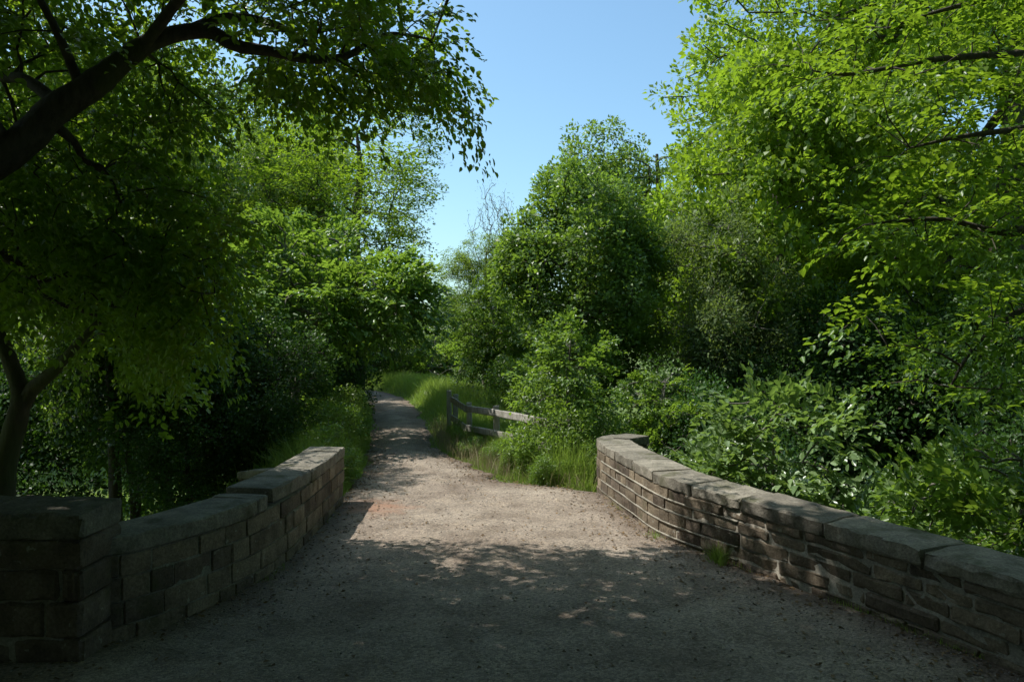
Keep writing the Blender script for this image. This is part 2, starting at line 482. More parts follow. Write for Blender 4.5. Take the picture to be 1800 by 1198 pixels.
def build_wall(name, label, pts, side, thick, courses, cop_h, cop_len, base_z, rough_fn, seed, mats, pale_from=None, gap_at=None, cat='wall'):
    """side = +1: masonry lies to the right of the walking direction of pts; inner face is on the curve"""
    rng = np.random.default_rng(seed)
    C = Curve(pts)
    x0, y0, *_ = C.at(C.len * 0.5)
    root = empty(name, (float(x0), float(y0), 0))
    tag(root, label, cat)
    org = np.array([x0, y0, 0])
    def world(s, o, z):
        x, y, h, tx, ty = C.at(s)
        return np.stack([x + ty * side * o, y - tx * side * o, z], 1) - org
    def stone(pname, s0, s1, o0, o1, z0f, z1f, mat, bev, rough, segs=2, tilt=0.0, lift=0.0, chip=0.0):
        L = s1 - s0
        bx = min(bev / (L * 0.5), 0.45)
        xs = [-1, -1 + bx] + [(-1 + bx) + (2 - 2 * bx) * k / segs for k in range(1, segs)] + [1 - bx, 1]
        oth = o1 - o0
        by = min(bev / (oth * 0.5), 0.45)
        ys = [-1, -1 + by, 1 - by, 1] if segs < 4 else [-1, -1 + by, 0, 1 - by, 1]
        hz = 0.5 * (z1f(0.5 * (s0 + s1)) - z0f(0.5 * (s0 + s1)))
        bz = min(bev / hz, 0.45)
        zs = [-1, -1 + bz, 1 - bz, 1]
        V, Q, ext, cnt = cell(xs, ys, zs, 0)
        Vn = V.copy()
        b3 = np.array([bx, by, bz])
        for ax in range(3):
            pull = np.where((cnt == 2) & ext[:, ax], 0.33, np.where((cnt == 3) & ext[:, ax], 0.5, 0))
            Vn[:, ax] = V[:, ax] * (1 - pull * b3[ax])
        s = (s0 + s1) / 2 + Vn[:, 0] * L / 2
        o = (o0 + o1) / 2 + Vn[:, 1] * oth / 2
        s = s + rng.normal(0, rough * 0.5, len(s)) * (cnt >= 1)
        o = o + rng.normal(0, rough, len(s))
        za, zb = z0f(s), z1f(s)
        z = (za + zb) / 2 + Vn[:, 2] * (zb - za) / 2 + rng.normal(0, rough * 0.6, len(s)) + lift + tilt * Vn[:, 0] * L / 2
        if chip > 0:
            k = (Vn[:, 1] < -0.4) & (Vn[:, 2] > 0.3)
            z = z - k * rng.random(len(s)) * chip
        me = make_mesh(pname, world(s, o, z), Q if side > 0 else Q[:, ::-1], None, mat, True)
        me.set_sharp_from_angle(angle=R(24))
        return link(pname, me, root)
    def top(s): return C.at(s)[2]
    # core of mortar and rubble
    ss = np.arange(0.03, C.len - 0.03, 0.08)
    prof = []
    for s in ss:
        rec = 0.009
        prof.append(world(np.full(4, s), np.array([rec, thick - rec, thick - rec, rec]), np.array([base_z, base_z, top(s) - cop_h + 0.004, top(s) - cop_h + 0.004])))
    V = np.concatenate(prof)
    n = len(ss)
    q = []
    for i in range(n - 1):
        for k in range(4):
            a, b = i * 4 + k, i * 4 + (k + 1) % 4
            q.append((a, b, b + 4, a + 4))
    q += [(3, 2, 1, 0), ((n - 1) * 4, (n - 1) * 4 + 1, (n - 1) * 4 + 2, (n - 1) * 4 + 3)]
    q = np.array(q)
    link('mortar_core', make_mesh('mortar_core', V, q if side > 0 else q[:, ::-1], None, M['mortar'], False), root)
    # courses
    nc = len(courses)
    cum = np.concatenate([[0], np.cumsum(courses)]) / sum(courses)
    zb = -0.06
    for c in range(nc):
        f0 = lambda s, a=cum[c]: zb + (top(s) - cop_h - zb) * a + 0.004
        f1 = lambda s, a=cum[c + 1]: zb + (top(s) - cop_h - zb) * a - 0.004
        s = rng.uniform(-0.25, 0)
        while s < C.len - 0.02:
            rf = rough_fn(s)
            L = rng.uniform(0.15, 0.34) * (1 + rf * 0.75)
            a, b = max(s, 0) + 0.0045, min(s + L, C.len) - 0.0045
            if C.len - b < 0.10: b = C.len - 0.006; L = C.len
            if b - a > 0.05:
                pr = rng.uniform(-0.006, 0.006) - rf * rng.uniform(-0.012, 0.022)
                stone('stone', a, b, pr, thick - rng.uniform(-0.01, 0.02), f0, f1, mats[0] if rng.random() < 0.72 else mats[1], 0.007 + 0.013 * rf, 0.002 + 0.0045 * rf, 2 if rf < 0.4 else 4)
            s += L
        if pale_from is not None and c > 0:
            # strap pointing: a pale proud ribbon of mortar along the bed joint
            sa, sb = pale_from
            sg = np.arange(sa, sb, 0.06)
            zz = np.array([zb + (top(v) - cop_h - zb) * cum[c] for v in sg])
            hh = 0.0065 + rng.normal(0, 0.0012, len(sg)).clip(-0.003, 0.003)
            zz = zz + vnoise(sg * 2.1, 7.0 * c + 0 * sg) * 0.012
            pv = []
            for s_, z_, h_ in zip(sg, zz, hh):
                pv.append(world(np.full(4, s_), np.array([-0.006, 0.03, 0.03, -0.006]), np.array([z_ - h_, z_ - h_, z_ + h_, z_ + h_])))
            m_ = len(sg)
            qq = [(i * 4 + k, i * 4 + (k + 1) % 4, i * 4 + 4 + (k + 1) % 4, i * 4 + 4 + k) for i in range(m_ - 1) for k in range(4)]
            link('mortar_ribbon', make_mesh('mortar_ribbon', np.concatenate(pv), qq, None, M['mortar_pale'], False), root)
    # coping
    s = 0.0
    while s < C.len - 0.02:
        rf = rough_fn(s)
        L = rng.uniform(*cop_len) * (1 + 0.25 * rf)
        if C.len - (s + L) < 0.25: L = C.len - s
        a, b = s + 0.004, s + L - 0.006
        tilt = rng.normal(0, 0.006); lift = rng.uniform(-0.003, 0.004)
        if gap_at is not None:
            if a < gap_at < b: b = gap_at; L = b - s + 0.075
            elif abs(a - gap_at) < 0.12: lift += 0.025; tilt = -0.02
        stone('coping_stone', a, b, -0.008 - 0.014 * rf * rng.random(), thick + 0.012, lambda q_: top(q_) - cop_h + 0.002 - 0.03 * rf * rng.random(), top,
              M['coping'], 0.011 + 0.012 * rf, 0.0028 + 0.0050 * rf, 8, tilt, lift, 0.010 + 0.016 * rf)
        s += L
    return root

RW = [(3.9, 0.9, 0.52), (3.35, 2.3, 0.52), (2.62, 4.0, 0.50), (2.18, 5.0, 0.51), (1.72, 5.9, 0.53), (1.30, 6.7, 0.56), (1.12, 7.7, 0.57), (0.97, 8.75, 0.585), (1.02, 9.1, 0.60), (1.36, 9.40, 0.60)]
# the rough, rock-faced part is the near one (small s); the neat coursed part the far one
build_wall('parapet_wall', 'curved gritstone parapet with pale strap pointing and rough coping beside the dark wood', RW, +1, 0.36,
           [1.1, 1.0, 1.0, 0.9, 0.85], 0.102, (0.40, 0.66), -2.5, lambda s: 0.8 * (1.0 - float(sstep(5.2, 6.4, s))), 3, (M['stone'], M['stone_dark']), pale_from=(5.5, 8.35))
LW = [(-2.30, 4.38, 0.60), (-2.15, 4.52, 0.60), (-1.97, 4.87, 0.60), (-1.79, 5.45, 0.60), (-1.72, 6.2, 0.60), (-1.73, 7.3, 0.60), (-1.76, 8.25, 0.60)]
lw_gap = 1.42
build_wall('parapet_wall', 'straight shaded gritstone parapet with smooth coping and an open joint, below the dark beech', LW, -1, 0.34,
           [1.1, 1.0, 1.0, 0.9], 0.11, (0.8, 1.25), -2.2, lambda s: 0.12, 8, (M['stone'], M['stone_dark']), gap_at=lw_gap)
build_wall('return_wall', 'low dark stone wall turning off from the parapet end into the hedge', [(-2.0, 8.5, 0.32), (-2.25, 8.75, 0.30), (-2.6, 9.1, 0.26), (-3.0, 9.35, 0.2)], -1, 0.32,
           [1.1, 1.0, 1.0], 0.09, (0.5, 0.8), -2.2, lambda s: 0.6, 9, (M['stone_dark'], M['stone']))
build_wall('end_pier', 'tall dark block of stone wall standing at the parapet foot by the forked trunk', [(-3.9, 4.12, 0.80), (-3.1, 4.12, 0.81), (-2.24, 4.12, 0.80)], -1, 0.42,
           [1.2, 1.1, 1.0, 0.9], 0.14, (0.7, 0.95), -2.0, lambda s: 0.95, 12, (M['stone_dark'], M['stone_dark']))  # dark stone throughout, tree shade on the pier put into its colour

# ------------------------------------------------------------------ plant machinery
def tubes(A, B, ra, rb, k=5):
    """independent tapered tubes for M edges"""
    A = np.asarray(A); B = np.asarray(B)
    d = nrm(B - A)
    ref = np.where(np.abs(d[:, 2:3]) < 0.9, np.array([[0, 0, 1.0]]), np.array([[1.0, 0, 0]]))
    u = nrm(np.cross(d, ref)); v = np.cross(d, u)
    an = np.arange(k) * 2 * math.pi / k
    ring = u[:, None, :] * np.cos(an)[None, :, None] + v[:, None, :] * np.sin(an)[None, :, None]
    V = np.concatenate([A[:, None, :] + ring * ra[:, None, None], B[:, None, :] + ring * rb[:, None, None]], 1)
    m = len(A)
    j = np.arange(k)
    q = np.stack([j, (j + 1) % k, k + (j + 1) % k, k + j], 1)
    Q = (q[None] + (np.arange(m) * 2 * k)[:, None, None]).reshape(-1, 4)
    return V.reshape(-1, 3), Q

def tube_line(P, rad, k=10, rng=None, bump=0.0):
    """one smooth tube along a polyline"""
    P = np.asarray(P, float); rad = np.asarray(rad, float)
    n = len(P)
    t = np.linspace(0, n - 1, (n - 1) * 6 + 1)
    out = []
    for tt in t:
        i = min(int(tt), n - 2); f = tt - i
        p0, p1, p2, p3 = P[max(i - 1, 0)], P[i], P[i + 1], P[min(i + 2, n - 1)]
        out.append(0.5 * ((2 * p1) + (-p0 + p2) * f + (2 * p0 - 5 * p1 + 4 * p2 - p3) * f * f + (-p0 + 3 * p1 - 3 * p2 + p3) * f ** 3))
    out = np.array(out)
    r = np.interp(t, np.arange(n), rad)
    T = nrm(np.gradient(out, axis=0))
    ref = np.array([0.31, 0.9, 0.3])
    u = nrm(np.cross(T, ref)); v = np.cross(T, u)
    an = np.arange(k) * 2 * math.pi / k
    rr = r[:, None] * (1 + (0 if rng is None else bump) * (rng.random((len(out), k)) - 0.5) if rng is not None else np.ones((1, k)))
    V = out[:, None, :] + (u[:, None, :] * np.cos(an)[None, :, None] + v[:, None, :] * np.sin(an)[None, :, None]) * rr[:, :, None]
    m = len(out)
    j = np.arange(k)
    q = np.stack([j, (j + 1) % k, k + (j + 1) % k, k + j], 1)
    Q = (q[None] + (np.arange(m - 1) * k)[:, None, None]).reshape(-1, 4)
    return V.reshape(-1, 3), Q, out, r

def leaves(P, D, N, L, W, fine=False, fold=0.18):
    """one folded leaf blade per row"""
    D = nrm(D)
    N = nrm(N - (N * D).sum(1, keepdims=True) * D)
    S = np.cross(D, N)
    L = L[:, None]; W = W[:, None]
    if fine:
        spec = [(0, 0, 0), (0.28, 0.46, fold), (0.66, 0.40, fold * 0.9), (1, 0, -0.12), (0.66, -0.40, fold * 0.9), (0.28, -0.46, fold)]
        q = np.array([[0, 1, 2, 3], [0, 3, 4, 5]])
    else:
        spec = [(0, 0, 0), (0.42, 0.5, fold), (1, 0, -0.08), (0.42, -0.5, fold)]
        q = np.array([[0, 1, 2, 3]])
    V = np.stack([P + D * L * a + S * W * b + N * W * c for a, b, c in spec], 1)
    k = len(spec)
    Q = (q[None] + (np.arange(len(P)) * k)[:, None, None]).reshape(-1, 4)
    return V.reshape(-1, 3), Q

def sprays(rng, P, D, n, length, size, fine=False, fan=55, flat=0.55, droop=0.15, tuft=False, sizevar=0.25, wl=0.62):
    """P, D: cluster points and outward directions; n leaves on each, set along a fan of twigs"""
    M_ = len(P)
    D = nrm(D)
    up = np.array([0, 0, 1.0]) + rng.normal(0, 0.28, (M_, 3))
    U = nrm(up - (up * D).sum(1, keepdims=True) * D)
    S = np.cross(D, U)
    rep = np.repeat(np.arange(M_), n)
    Dr, Ur, Sr, Pr = D[rep], U[rep], S[rep], P[rep]
    m = len(rep)
    if tuft:
        dv = nrm(rng.normal(0, 1, (m, 3)) + Dr * 0.6 + np.array([0, 0, 0.25]))
        r = length * rng.random(m) ** 0.5
        pos = Pr + dv * r[:, None]
        ld = nrm(dv + rng.normal(0, 0.5, (m, 3)))
        ln = nrm(np.array([0, 0, 1.0]) * flat + dv * 0.75 + Dr * 0.4 + rng.normal(0, 0.33, (m, 3)))
    else:
        K = 5
        tw = rng.integers(0, K, m)
        phi0 = np.radians(np.linspace(-fan, fan, K))[tw] + rng.normal(0, 0.09, m)
        lift = (np.linspace(-0.12, 0.12, K)[(tw * 2) % K])
        t = rng.random(m) ** 0.75
        start = np.where(tw == K // 2, -0.6, 0.0)
        lm = length * (0.55 + 0.45 * np.cos(phi0)) * (0.8 + 0.4 * rng.random(M_)[rep])
        along = (start + (1 - start) * t) * lm
        td = np.cos(phi0)[:, None] * Dr + np.sin(phi0)[:, None] * Sr + (lift + rng.normal(0, 0.05, m))[:, None] * Ur
        pos = Pr + td * along[:, None]
        pos[:, 2] -= droop * np.maximum(along, 0) ** 2 / max(length, 0.01)
        sgn = np.where(rng.random(m) < 0.5, -1, 1)
        psi = phi0 + sgn * np.radians(rng.uniform(25, 65, m))
        ld = np.cos(psi)[:, None] * Dr + np.sin(psi)[:, None] * Sr + rng.normal(0, 0.22, (m, 3))
        ld[:, 2] -= droop * 0.9
        ln = Ur * flat + np.array([0, 0, 1.0]) * flat * 0.6 + rng.normal(0, 0.33, (m, 3))
        pos += Ur * rng.normal(0, 0.03 * length, m)[:, None]
    L = size * (1 + sizevar * rng.normal(0, 1, m).clip(-1.8, 1.8))
    return leaves(pos, ld, ln, L, L * wl * rng.uniform(0.85, 1.15, m), fine)

def grow(rng, nodes, radii, pts, tip=0.006, stiff=0.35, power=2.3, wob=0.06):
    """attach cluster points to a skeleton of trunk nodes; returns tube arrays and the direction at each point"""
    nd = [np.asarray(n, float) for n in nodes]
    n0 = len(nd)
    tot = n0 + len(pts)
    N = np.zeros((tot, 3)); N[:n0] = nd
    par = -np.ones(tot, int)
    for i in range(1, n0): par[i] = i - 1
    cost = np.zeros(tot)
    cost[:n0] = 0.0
    d0 = np.linalg.norm(pts[:, None, :] - N[None, :n0, :], axis=2).min(1) if len(pts) else []
    order = np.argsort(d0)
    c = n0
    slot = np.zeros(len(pts), int)
    for i in order:
        p = pts[i]
        v = p - N[:c]
        d = np.linalg.norm(v, axis=1)
        up_pen = np.maximum(-(v[:, 2]) / np.maximum(d, 1e-6), 0) * 0.25 * d     # dislike growing downward
        k = int(np.argmin(d + stiff * cost[:c] + up_pen))
        N[c] = p; par[c] = k; cost[c] = cost[k] + d[k]
        slot[i] = c
        c += 1
    rp = np.full(tot, tip ** power)
    acc = np.zeros(tot)
    for i in range(tot - 1, n0 - 1, -1):
        val = max(acc[i], tip ** power)
        rp[i] = val
        acc[par[i]] += val
    r = rp ** (1 / power)
    r[:n0] = radii
    e = np.arange(n0, tot)
    A, B = N[par[e]], N[e]
    rb = r[e]; ra = np.minimum(r[par[e]], rb * 1.35 + 0.002)
    # bend each edge through a wobbling midpoint
    ln = np.linalg.norm(B - A, axis=1)[:, None]
    mid = (A + B) / 2 + rng.normal(0, wob, A.shape) * ln + np.array([0, 0, 0.05]) * ln
    AA = np.concatenate([A, mid]); BB = np.concatenate([mid, B])
    rm = (ra + rb) / 2
    V, Q = tubes(AA, BB, np.concatenate([ra, rm]), np.concatenate([rm, rb]), 5)
    dirs = np.zeros((len(pts), 3))
    dirs[:] = nrm(pts - N[par[slot]])
    return V, Q, dirs

def lobed_points(rng, c, Rr, nl, n, lobe=0.42, low=-0.35, shell=0.55):
    c = np.array(c, float); Rr = np.array(Rr, float)
    d = nrm(rng.normal(0, 1, (nl * 4, 3)))
    d = d[d[:, 2] > low][:nl]
    lc = c + d * Rr * rng.uniform(0.45, 0.78, (len(d), 1))
    lr = lobe * rng.uniform(0.7, 1.2, len(d))
    w = lr ** 2; w /= w.sum()
    k = rng.choice(len(d), n, p=w)
    dd = nrm(rng.normal(0, 1, (n, 3)))
    dd[:, 2] = np.abs(dd[:, 2]) * np.where(rng.random(n) < 0.72, 1, -1)
    rr = lr[k] * (shell + (1 - shell) * rng.random(n) ** 0.6)
    P = lc[k] + dd * (rr[:, None] * Rr)
    out = nrm(0.8 * dd + 0.5 * (P - c) / Rr)
    return P, out

def tree_meshes(name, seed, trunk, trad, crown_c, crown_R, nl, ncl, nleaf, size, length, leafmat, barkmat, tuft=True, lobe=0.42, low=-0.35,
                fine=False, flat=0.55, droop=0.15, tip=0.008, extra=None, shell=0.55, wl=0.62):
    rng = np.random.default_rng(seed)
    b = Buf()
    V, Q, line, rad = tube_line(trunk, trad, 10, rng, 0.12)
    b.add(V, Q)
    P, out = lobed_points(rng, crown_c, crown_R, nl, ncl, lobe, low, shell)
    if extra is not None:
        P = np.concatenate([P, extra[0]]); out = np.concatenate([out, extra[1]])
    k0 = max(len(line) // 3, 1)
    V, Q, dirs = grow(rng, line[k0:], rad[k0:], P, tip)
    b.add(V, Q)
    D = nrm(dirs * 0.5 + out * 0.7)
    LV, LQ = sprays(rng, P, D, nleaf, length, size, fine=fine, tuft=tuft, flat=flat, droop=droop, wl=wl)
    return b.mesh(name + '_wood', barkmat, True), make_mesh(name + '_leaves', LV, LQ, None, leafmat)

def plant(tpl, name, label, cat, loc, rz=0.0, s=1.0, group=None, wood='trunk', leaf='crown'):
    root = empty(name, loc, rz, s)
    tag(root, label, cat, group)
    link(wood, tpl[0], root)
    link(leaf, tpl[1], root)
    return root

def gz(x, y): return float(ground_z(x, y))
def at(px, py, d): return np.array([(px - 900) / 1386 * d, d, 1.7 + (599 - py) / 1386 * d])

# ------------------------------------------------------------------ the arching beech over the bridge (left)
def arching_beech():
    rng = np.random.default_rng(21)
    root = empty('beech_tree', (-5.2, 4.0, gz(-5.2, 4.0)))
    tag(root, 'large dark beech whose thick arching limb and hanging leaves shade the bridge', 'tree')
    org = np.array(root.location)
    b = Buf()
    trunk = [(-5.2, 4.0, org[2] - 0.2), (-5.15, 4.1, 0.2), (-5.0, 4.2, 2.0), (-4.7, 4.3, 4.0), (-4.4, 4.2, 6.0), (-4.1, 4.0, 8.5)]
    V, Q, l0, r0 = tube_line(trunk, [0.42, 0.34, 0.29, 0.24, 0.17, 0.07], 14, rng, 0.1)
    b.add(V, Q)
    d = 5.0
    limb = [(-5.05, 4.2, 1.6), (-4.3, 4.6, 2.2), at(-20, 290, 4.85), at(95, 195, 4.95), at(170, 145, 5.0), at(225, 100, 5.0), at(280, 68, 5.0),
            at(360, 54, 5.05), at(415, 80, 5.1), at(475, 90, 5.2), at(545, 104, 5.3), at(610, 98, 5.5), at(680, 60, 5.8), at(760, 70, 6.2)]
    V, Q, l1, r1 = tube_line(limb, [0.19, 0.15, 0.105, 0.092, 0.085, 0.066, 0.055, 0.048, 0.040, 0.034, 0.030, 0.026, 0.016, 0.008], 12, rng, 0.12)
    b.add(V, Q)
    skel, srad = [l0[6:], l1], [r0[6:], r1]
    for pts, rr in (
        ([at(140, 150, 5.0), at(118, 95, 4.9), at(95, 45, 4.8), at(60, -30, 4.7), at(40, -160, 4.6)], [0.036, 0.028, 0.024, 0.02, 0.012]),
        ([at(105, 185, 5.0), at(45, 140, 5.1), at(-10, 130, 5.2), at(-120, 60, 5.2)], [0.045, 0.036, 0.034, 0.02]),
        ([at(90, 215, 5.0), at(130, 250, 5.1), at(155, 285, 5.3), at(235, 330, 5.7), at(330, 400, 6.0), at(395, 500, 6.2)], [0.04, 0.026, 0.022, 0.018, 0.013, 0.007]),
        ([at(-60, 420, 5.2), at(0, 447, 5.3), at(50, 480, 5.4), at(85, 525, 5.6), at(190, 560, 6.0)], [0.04, 0.032, 0.026, 0.02, 0.01]),
        ([at(330, 55, 5.05), at(400, 30, 5.2), at(480, 42, 5.4), at(540, 75, 5.8), at(620, 130, 6.2), at(740, 180, 6.6)], [0.04, 0.03, 0.025, 0.02, 0.015, 0.007]),
        ([at(250, 85, 5.0), at(330, -20, 4.7), at(430, -120, 4.4), at(560, -240, 4.2)], [0.04, 0.032, 0.025, 0.012]),
        ([at(10, 260, 4.9), at(-80, 100, 4.4), at(-100, -60, 3.7), at(100, -300, 3.0)], [0.06, 0.045, 0.034, 0.014]),
    ):
        V, Q, l, r = tube_line(pts, rr, 8, rng, 0.1)
        b.add(V, Q); skel.append(l); srad.append(r)
    N = np.concatenate(skel); RR = np.concatenate(srad)

    # visible sprays (fine leaves)
    P = []
    def fill(n, poly, d0, d1):
        poly = np.array(poly, float)
        lo, hi = poly.min(0), poly.max(0)
        got = 0
        while got < n:
            q = lo + (hi - lo) * rng.random(2)
            ins = False
            j = len(poly) - 1
            for i in range(len(poly)):
                if (poly[i, 1] > q[1]) != (poly[j, 1] > q[1]) and q[0] < (poly[j, 0] - poly[i, 0]) * (q[1] - poly[i, 1]) / (poly[j, 1] - poly[i, 1]) + poly[i, 0]:
                    ins = not ins
                j = i
            if ins:
                P.append(at(q[0], q[1], rng.uniform(d0, d1))); got += 1
    fill(170, [(-150, -60), (700, -60), (660, 60), (420, 60), (300, 40), (200, 60), (-150, 120)], 4.6, 6.6)
    fill(110, [(-100, 60), (300, 60), (420, 200), (250, 260), (-100, 240)], 5.2, 6.8)
    fill(360, [(-100, 250), (200, 270), (360, 320), (420, 420), (400, 560), (330, 640), (180, 545), (-100, 520)], 4.9, 6.6)
    fill(75, [(430, 90), (640, 60), (740, 110), (650, 170), (560, 190), (470, 150)], 5.2, 6.6)
    fill(45, [(640, 10), (770, 0), (790, 80), (830, 190), (800, 210), (680, 150)], 5.6, 6.8)
    P = np.array(P)
    V, Q, dirs = grow(rng, N, RR, P, 0.0035, 0.3)
    b.add(V, Q)
    lf = Buf()
    D = nrm(dirs + np.array([0.35, 0.1, -0.35]) + rng.normal(0, 0.25, dirs.shape))
    V, Q = sprays(rng, P, D, 62, 0.36, 0.050, fine=True, fan=48, flat=0.6, droop=0.45, wl=0.6)
    lf.add(V, Q)
    # high unseen canopy overhead and behind the camera, widened to block sky light
    n = 5600
    C = np.stack([rng.uniform(-8.2, 3.8, n), rng.uniform(-5.0, 7.4, n), rng.uniform(4.6, 11.0, n)], 1)
    keep = C[:, 2] > 2.6 + 0.47 * np.maximum(C[:, 1], 0)
    keep &= C[:, 2] > 5.2 + 1.0 * np.maximum(C[:, 0] - 0.2, 0) * 0.4
    keep &= ((C[:, 0] + 2.6) / 6.0) ** 2 + ((C[:, 1] - 0.8) / 6.6) ** 2 + ((C[:, 2] - 7) / 4.0) ** 2 < 1.15
    gs = C[:, 1] - 0.12 * C[:, 2]                       # where its shade falls along the bridge
    keep &= rng.random(n) < 1.0 - 0.86 * sstep(4.2, 5.4, gs)
    keep &= gs < 6.3
    C = C[keep]
    V, Q, dirs = grow(rng, N, RR, C, 0.008, 0.3)
    b.add(V, Q)
    V, Q = sprays(rng, C, nrm(dirs + np.array([0, 0, -0.1])), 38, 0.66, 0.185, fine=False, fan=60, flat=0.8, droop=0.2)
    lf.add(V, Q)
    for nm, bf, mt, sm in (('trunk', b, M['bark'], True), ('crown', lf, M['beech'], False)):
        bf.v = [np.concatenate(bf.v) - org]; bf.q = [np.concatenate(bf.q)]
        link(nm, bf.mesh('beech_' + nm, mt, sm), root)
arching_beech()

def forked_tree():
    rng = np.random.default_rng(22)
    d = 6.1
    base = at(-5, 900, d); g0 = gz(base[0], d)
    root = empty('forked_tree', (float(base[0]), d, g0))
    tag(root, 'slim mossy trunk forking in two just behind the dark end pier', 'tree')
    org = np.array(root.location)
    b = Buf()
    main = [(base[0] - 0.02, d, g0 - 0.2), at(2, 900, d), at(12, 800, d), at(30, 735, d), at(36, 690, d), at(20, 640, d), at(2, 598, d), at(-40, 520, d), at(-70, 400, d - 0.1), at(-60, 200, d - 0.4)]
    V, Q, l0, r0 = tube_line(main, [0.12, 0.10, 0.085, 0.08, 0.066, 0.058, 0.054, 0.05, 0.04, 0.02], 12, rng, 0.12)
    b.add(V, Q)
    f2 = [at(28, 735, d), at(52, 690, d), at(75, 668, d - 0.05), at(98, 648, d - 0.1), at(140, 600, d - 0.2), at(210, 520, d - 0.2), at(240, 420, d)]
    V, Q, l1, r1 = tube_line(f2, [0.066, 0.06, 0.052, 0.044, 0.03, 0.018, 0.01], 10, rng, 0.12)
    b.add(V, Q)
    n = 110
    P = np.array([at(u, rng.uniform(380, 540 if u < 130 else 690), rng.uniform(6.2, 7.6)) for u in rng.uniform(-120, 330, n)])
    V, Q, dirs = grow(rng, np.concatenate([l0[20:], l1[8:]]), np.concatenate([r0[20:], r1[8:]]), P, 0.004, 0.3)
    b.add(V, Q)
    LV, LQ = sprays(rng, P, nrm(dirs + np.array([0.2, -0.2, -0.1])), 60, 0.38, 0.062, fine=True, flat=0.6, droop=0.35)
    b.v = [np.concatenate(b.v) - org]; b.q = [np.concatenate(b.q)]
    link('trunk', b.mesh('forked_wood', M['bark_moss'], True), root)
    link('crown', make_mesh('forked_leaves', LV - org, LQ, None, M['beech']), root)
forked_tree()

# ------------------------------------------------------------------ templates
T = {}
T['oak_big'] = tree_meshes('oak_big', 31, [(0, 0, -0.3), (0.05, 0, 2.0), (-0.1, 0.1, 4.5), (0.15, 0, 7.5), (0.1, -0.1, 11.0), (0, 0, 15.0)],
                           [0.62, 0.48, 0.42, 0.36, 0.24, 0.08], (0, 0, 9.2), (9.0, 8.4, 8.4), 78, 3100, 58, 0.13, 0.42, M['oak'], M['bark'], lobe=0.215, low=-0.92, tip=0.012, shell=0.72)
T['round'] = tree_meshes('round', 32, [(0, 0, -0.3), (0.1, 0, 1.5), (0, 0.1, 3.5), (0.1, 0, 6.0), (0, 0, 8.0)], [0.24, 0.19, 0.16, 0.10, 0.04],
                         (0, 0, 5.4), (3.3, 3.3, 3.9), 36, 1050, 66, 0.088, 0.30, M['oak_far'], M['bark'], lobe=0.29, low=-0.8, shell=0.68)
T['oak_mid'] = tree_meshes('oak_mid', 45, [(0, 0, -0.3), (0.1, 0, 1.8), (0, 0.1, 4.0), (0.1, 0, 6.5), (0, 0, 8.5)], [0.26, 0.20, 0.17, 0.11, 0.04],
                           (0, 0, 5.6), (3.5, 3.4, 4.0), 36, 900, 54, 0.125, 0.32, M['oak'], M['bark'], lobe=0.25, low=-0.85, shell=0.75)
T['tall'] = tree_meshes('tall', 33, [(0, 0, -0.3), (0, 0.1, 2.5), (0.15, 0, 5.0), (0, 0, 8.0), (0, 0, 11.0)], [0.22, 0.18, 0.15, 0.10, 0.03],
                        (0, 0, 6.6), (2.7, 2.7, 5.6), 28, 900, 64, 0.09, 0.34, M['lime'], M['bark_grey'], lobe=0.34, low=-0.9)
T['layer'] = tree_meshes('layer', 34, [(0, 0, -0.3), (0.1, 0, 2.5), (0, 0.1, 5.5), (0.1, 0, 7.5), (0, 0, 8.8)], [0.20, 0.16, 0.13, 0.08, 0.03],
                         (0, 0, 6.2), (3.0, 3.0, 4.9), 30, 560, 64, 0.085, 0.72, M['beech'], M['bark'], tuft=False, lobe=0.34, low=-0.9, flat=1.0, droop=0.25)
T['grey'] = tree_meshes('grey', 35, [(0, 0, -0.3), (0.2, 0, 1.6), (0, 0.1, 3.4), (0.2, 0, 5.4), (0.2, 0, 7.0)], [0.14, 0.11, 0.09, 0.05, 0.02],
                        (0, 0, 4.4), (2.1, 2.1, 3.3), 22, 480, 60, 0.10, 0.38, M['grey'], M['bark_grey'], lobe=0.36, low=-0.9, wl=0.4)
T['hawthorn'] = tree_meshes('hawthorn', 36, [(0, 0, -0.3), (0.1, 0, 1.0), (0, 0.1, 2.2), (0.1, 0, 3.6), (0, 0, 5.0)], [0.15, 0.12, 0.10, 0.06, 0.02],
                            (0, 0, 2.9), (1.6, 1.6, 2.9), 36, 860, 62, 0.072, 0.23, M['hazel'], M['bark'], lobe=0.25, low=-0.95, droop=0.3, shell=0.7)
T['hazel'] = tree_meshes('hazel', 37, [(0, 0, -0.2), (0.05, 0, 0.8), (0, 0.1, 1.8), (0.1, 0, 3.0)], [0.07, 0.06, 0.045, 0.015],
                         (0, 0, 1.9), (1.7, 1.7, 1.75), 20, 330, 52, 0.085, 0.42, M['hazel'], M['bark_grey'], tuft=False, lobe=0.38, low=-0.9, fine=True, flat=0.75, droop=0.3)
T['lean'] = tree_meshes('lean', 42, [(0, 0, -0.2), (0.08, 0, 0.8), (0.3, 0.1, 1.8), (0.8, 0, 3.0)], [0.09, 0.07, 0.055, 0.015],
                        (0.75, 0, 2.75), (2.0, 1.7, 1.35), 24, 420, 50, 0.085, 0.42, M['hazel'], M['bark_grey'], tuft=False, lobe=0.36, low=-0.9, fine=True, flat=0.85, droop=0.3)
T['pale'] = tree_meshes('pale', 43, [(0, 0, -0.2), (0.05, 0, 0.9), (0.1, 0.1, 2.0), (0.0, 0, 3.3)], [0.06, 0.05, 0.035, 0.008],
                        (0, 0, 2.05), (1.55, 1.55, 1.5), 22, 290, 36, 0.105, 0.44, M['pale'], M['bark_grey'], tuft=False, lobe=0.33, low=-0.8, fine=True, flat=1.4, droop=0.22)
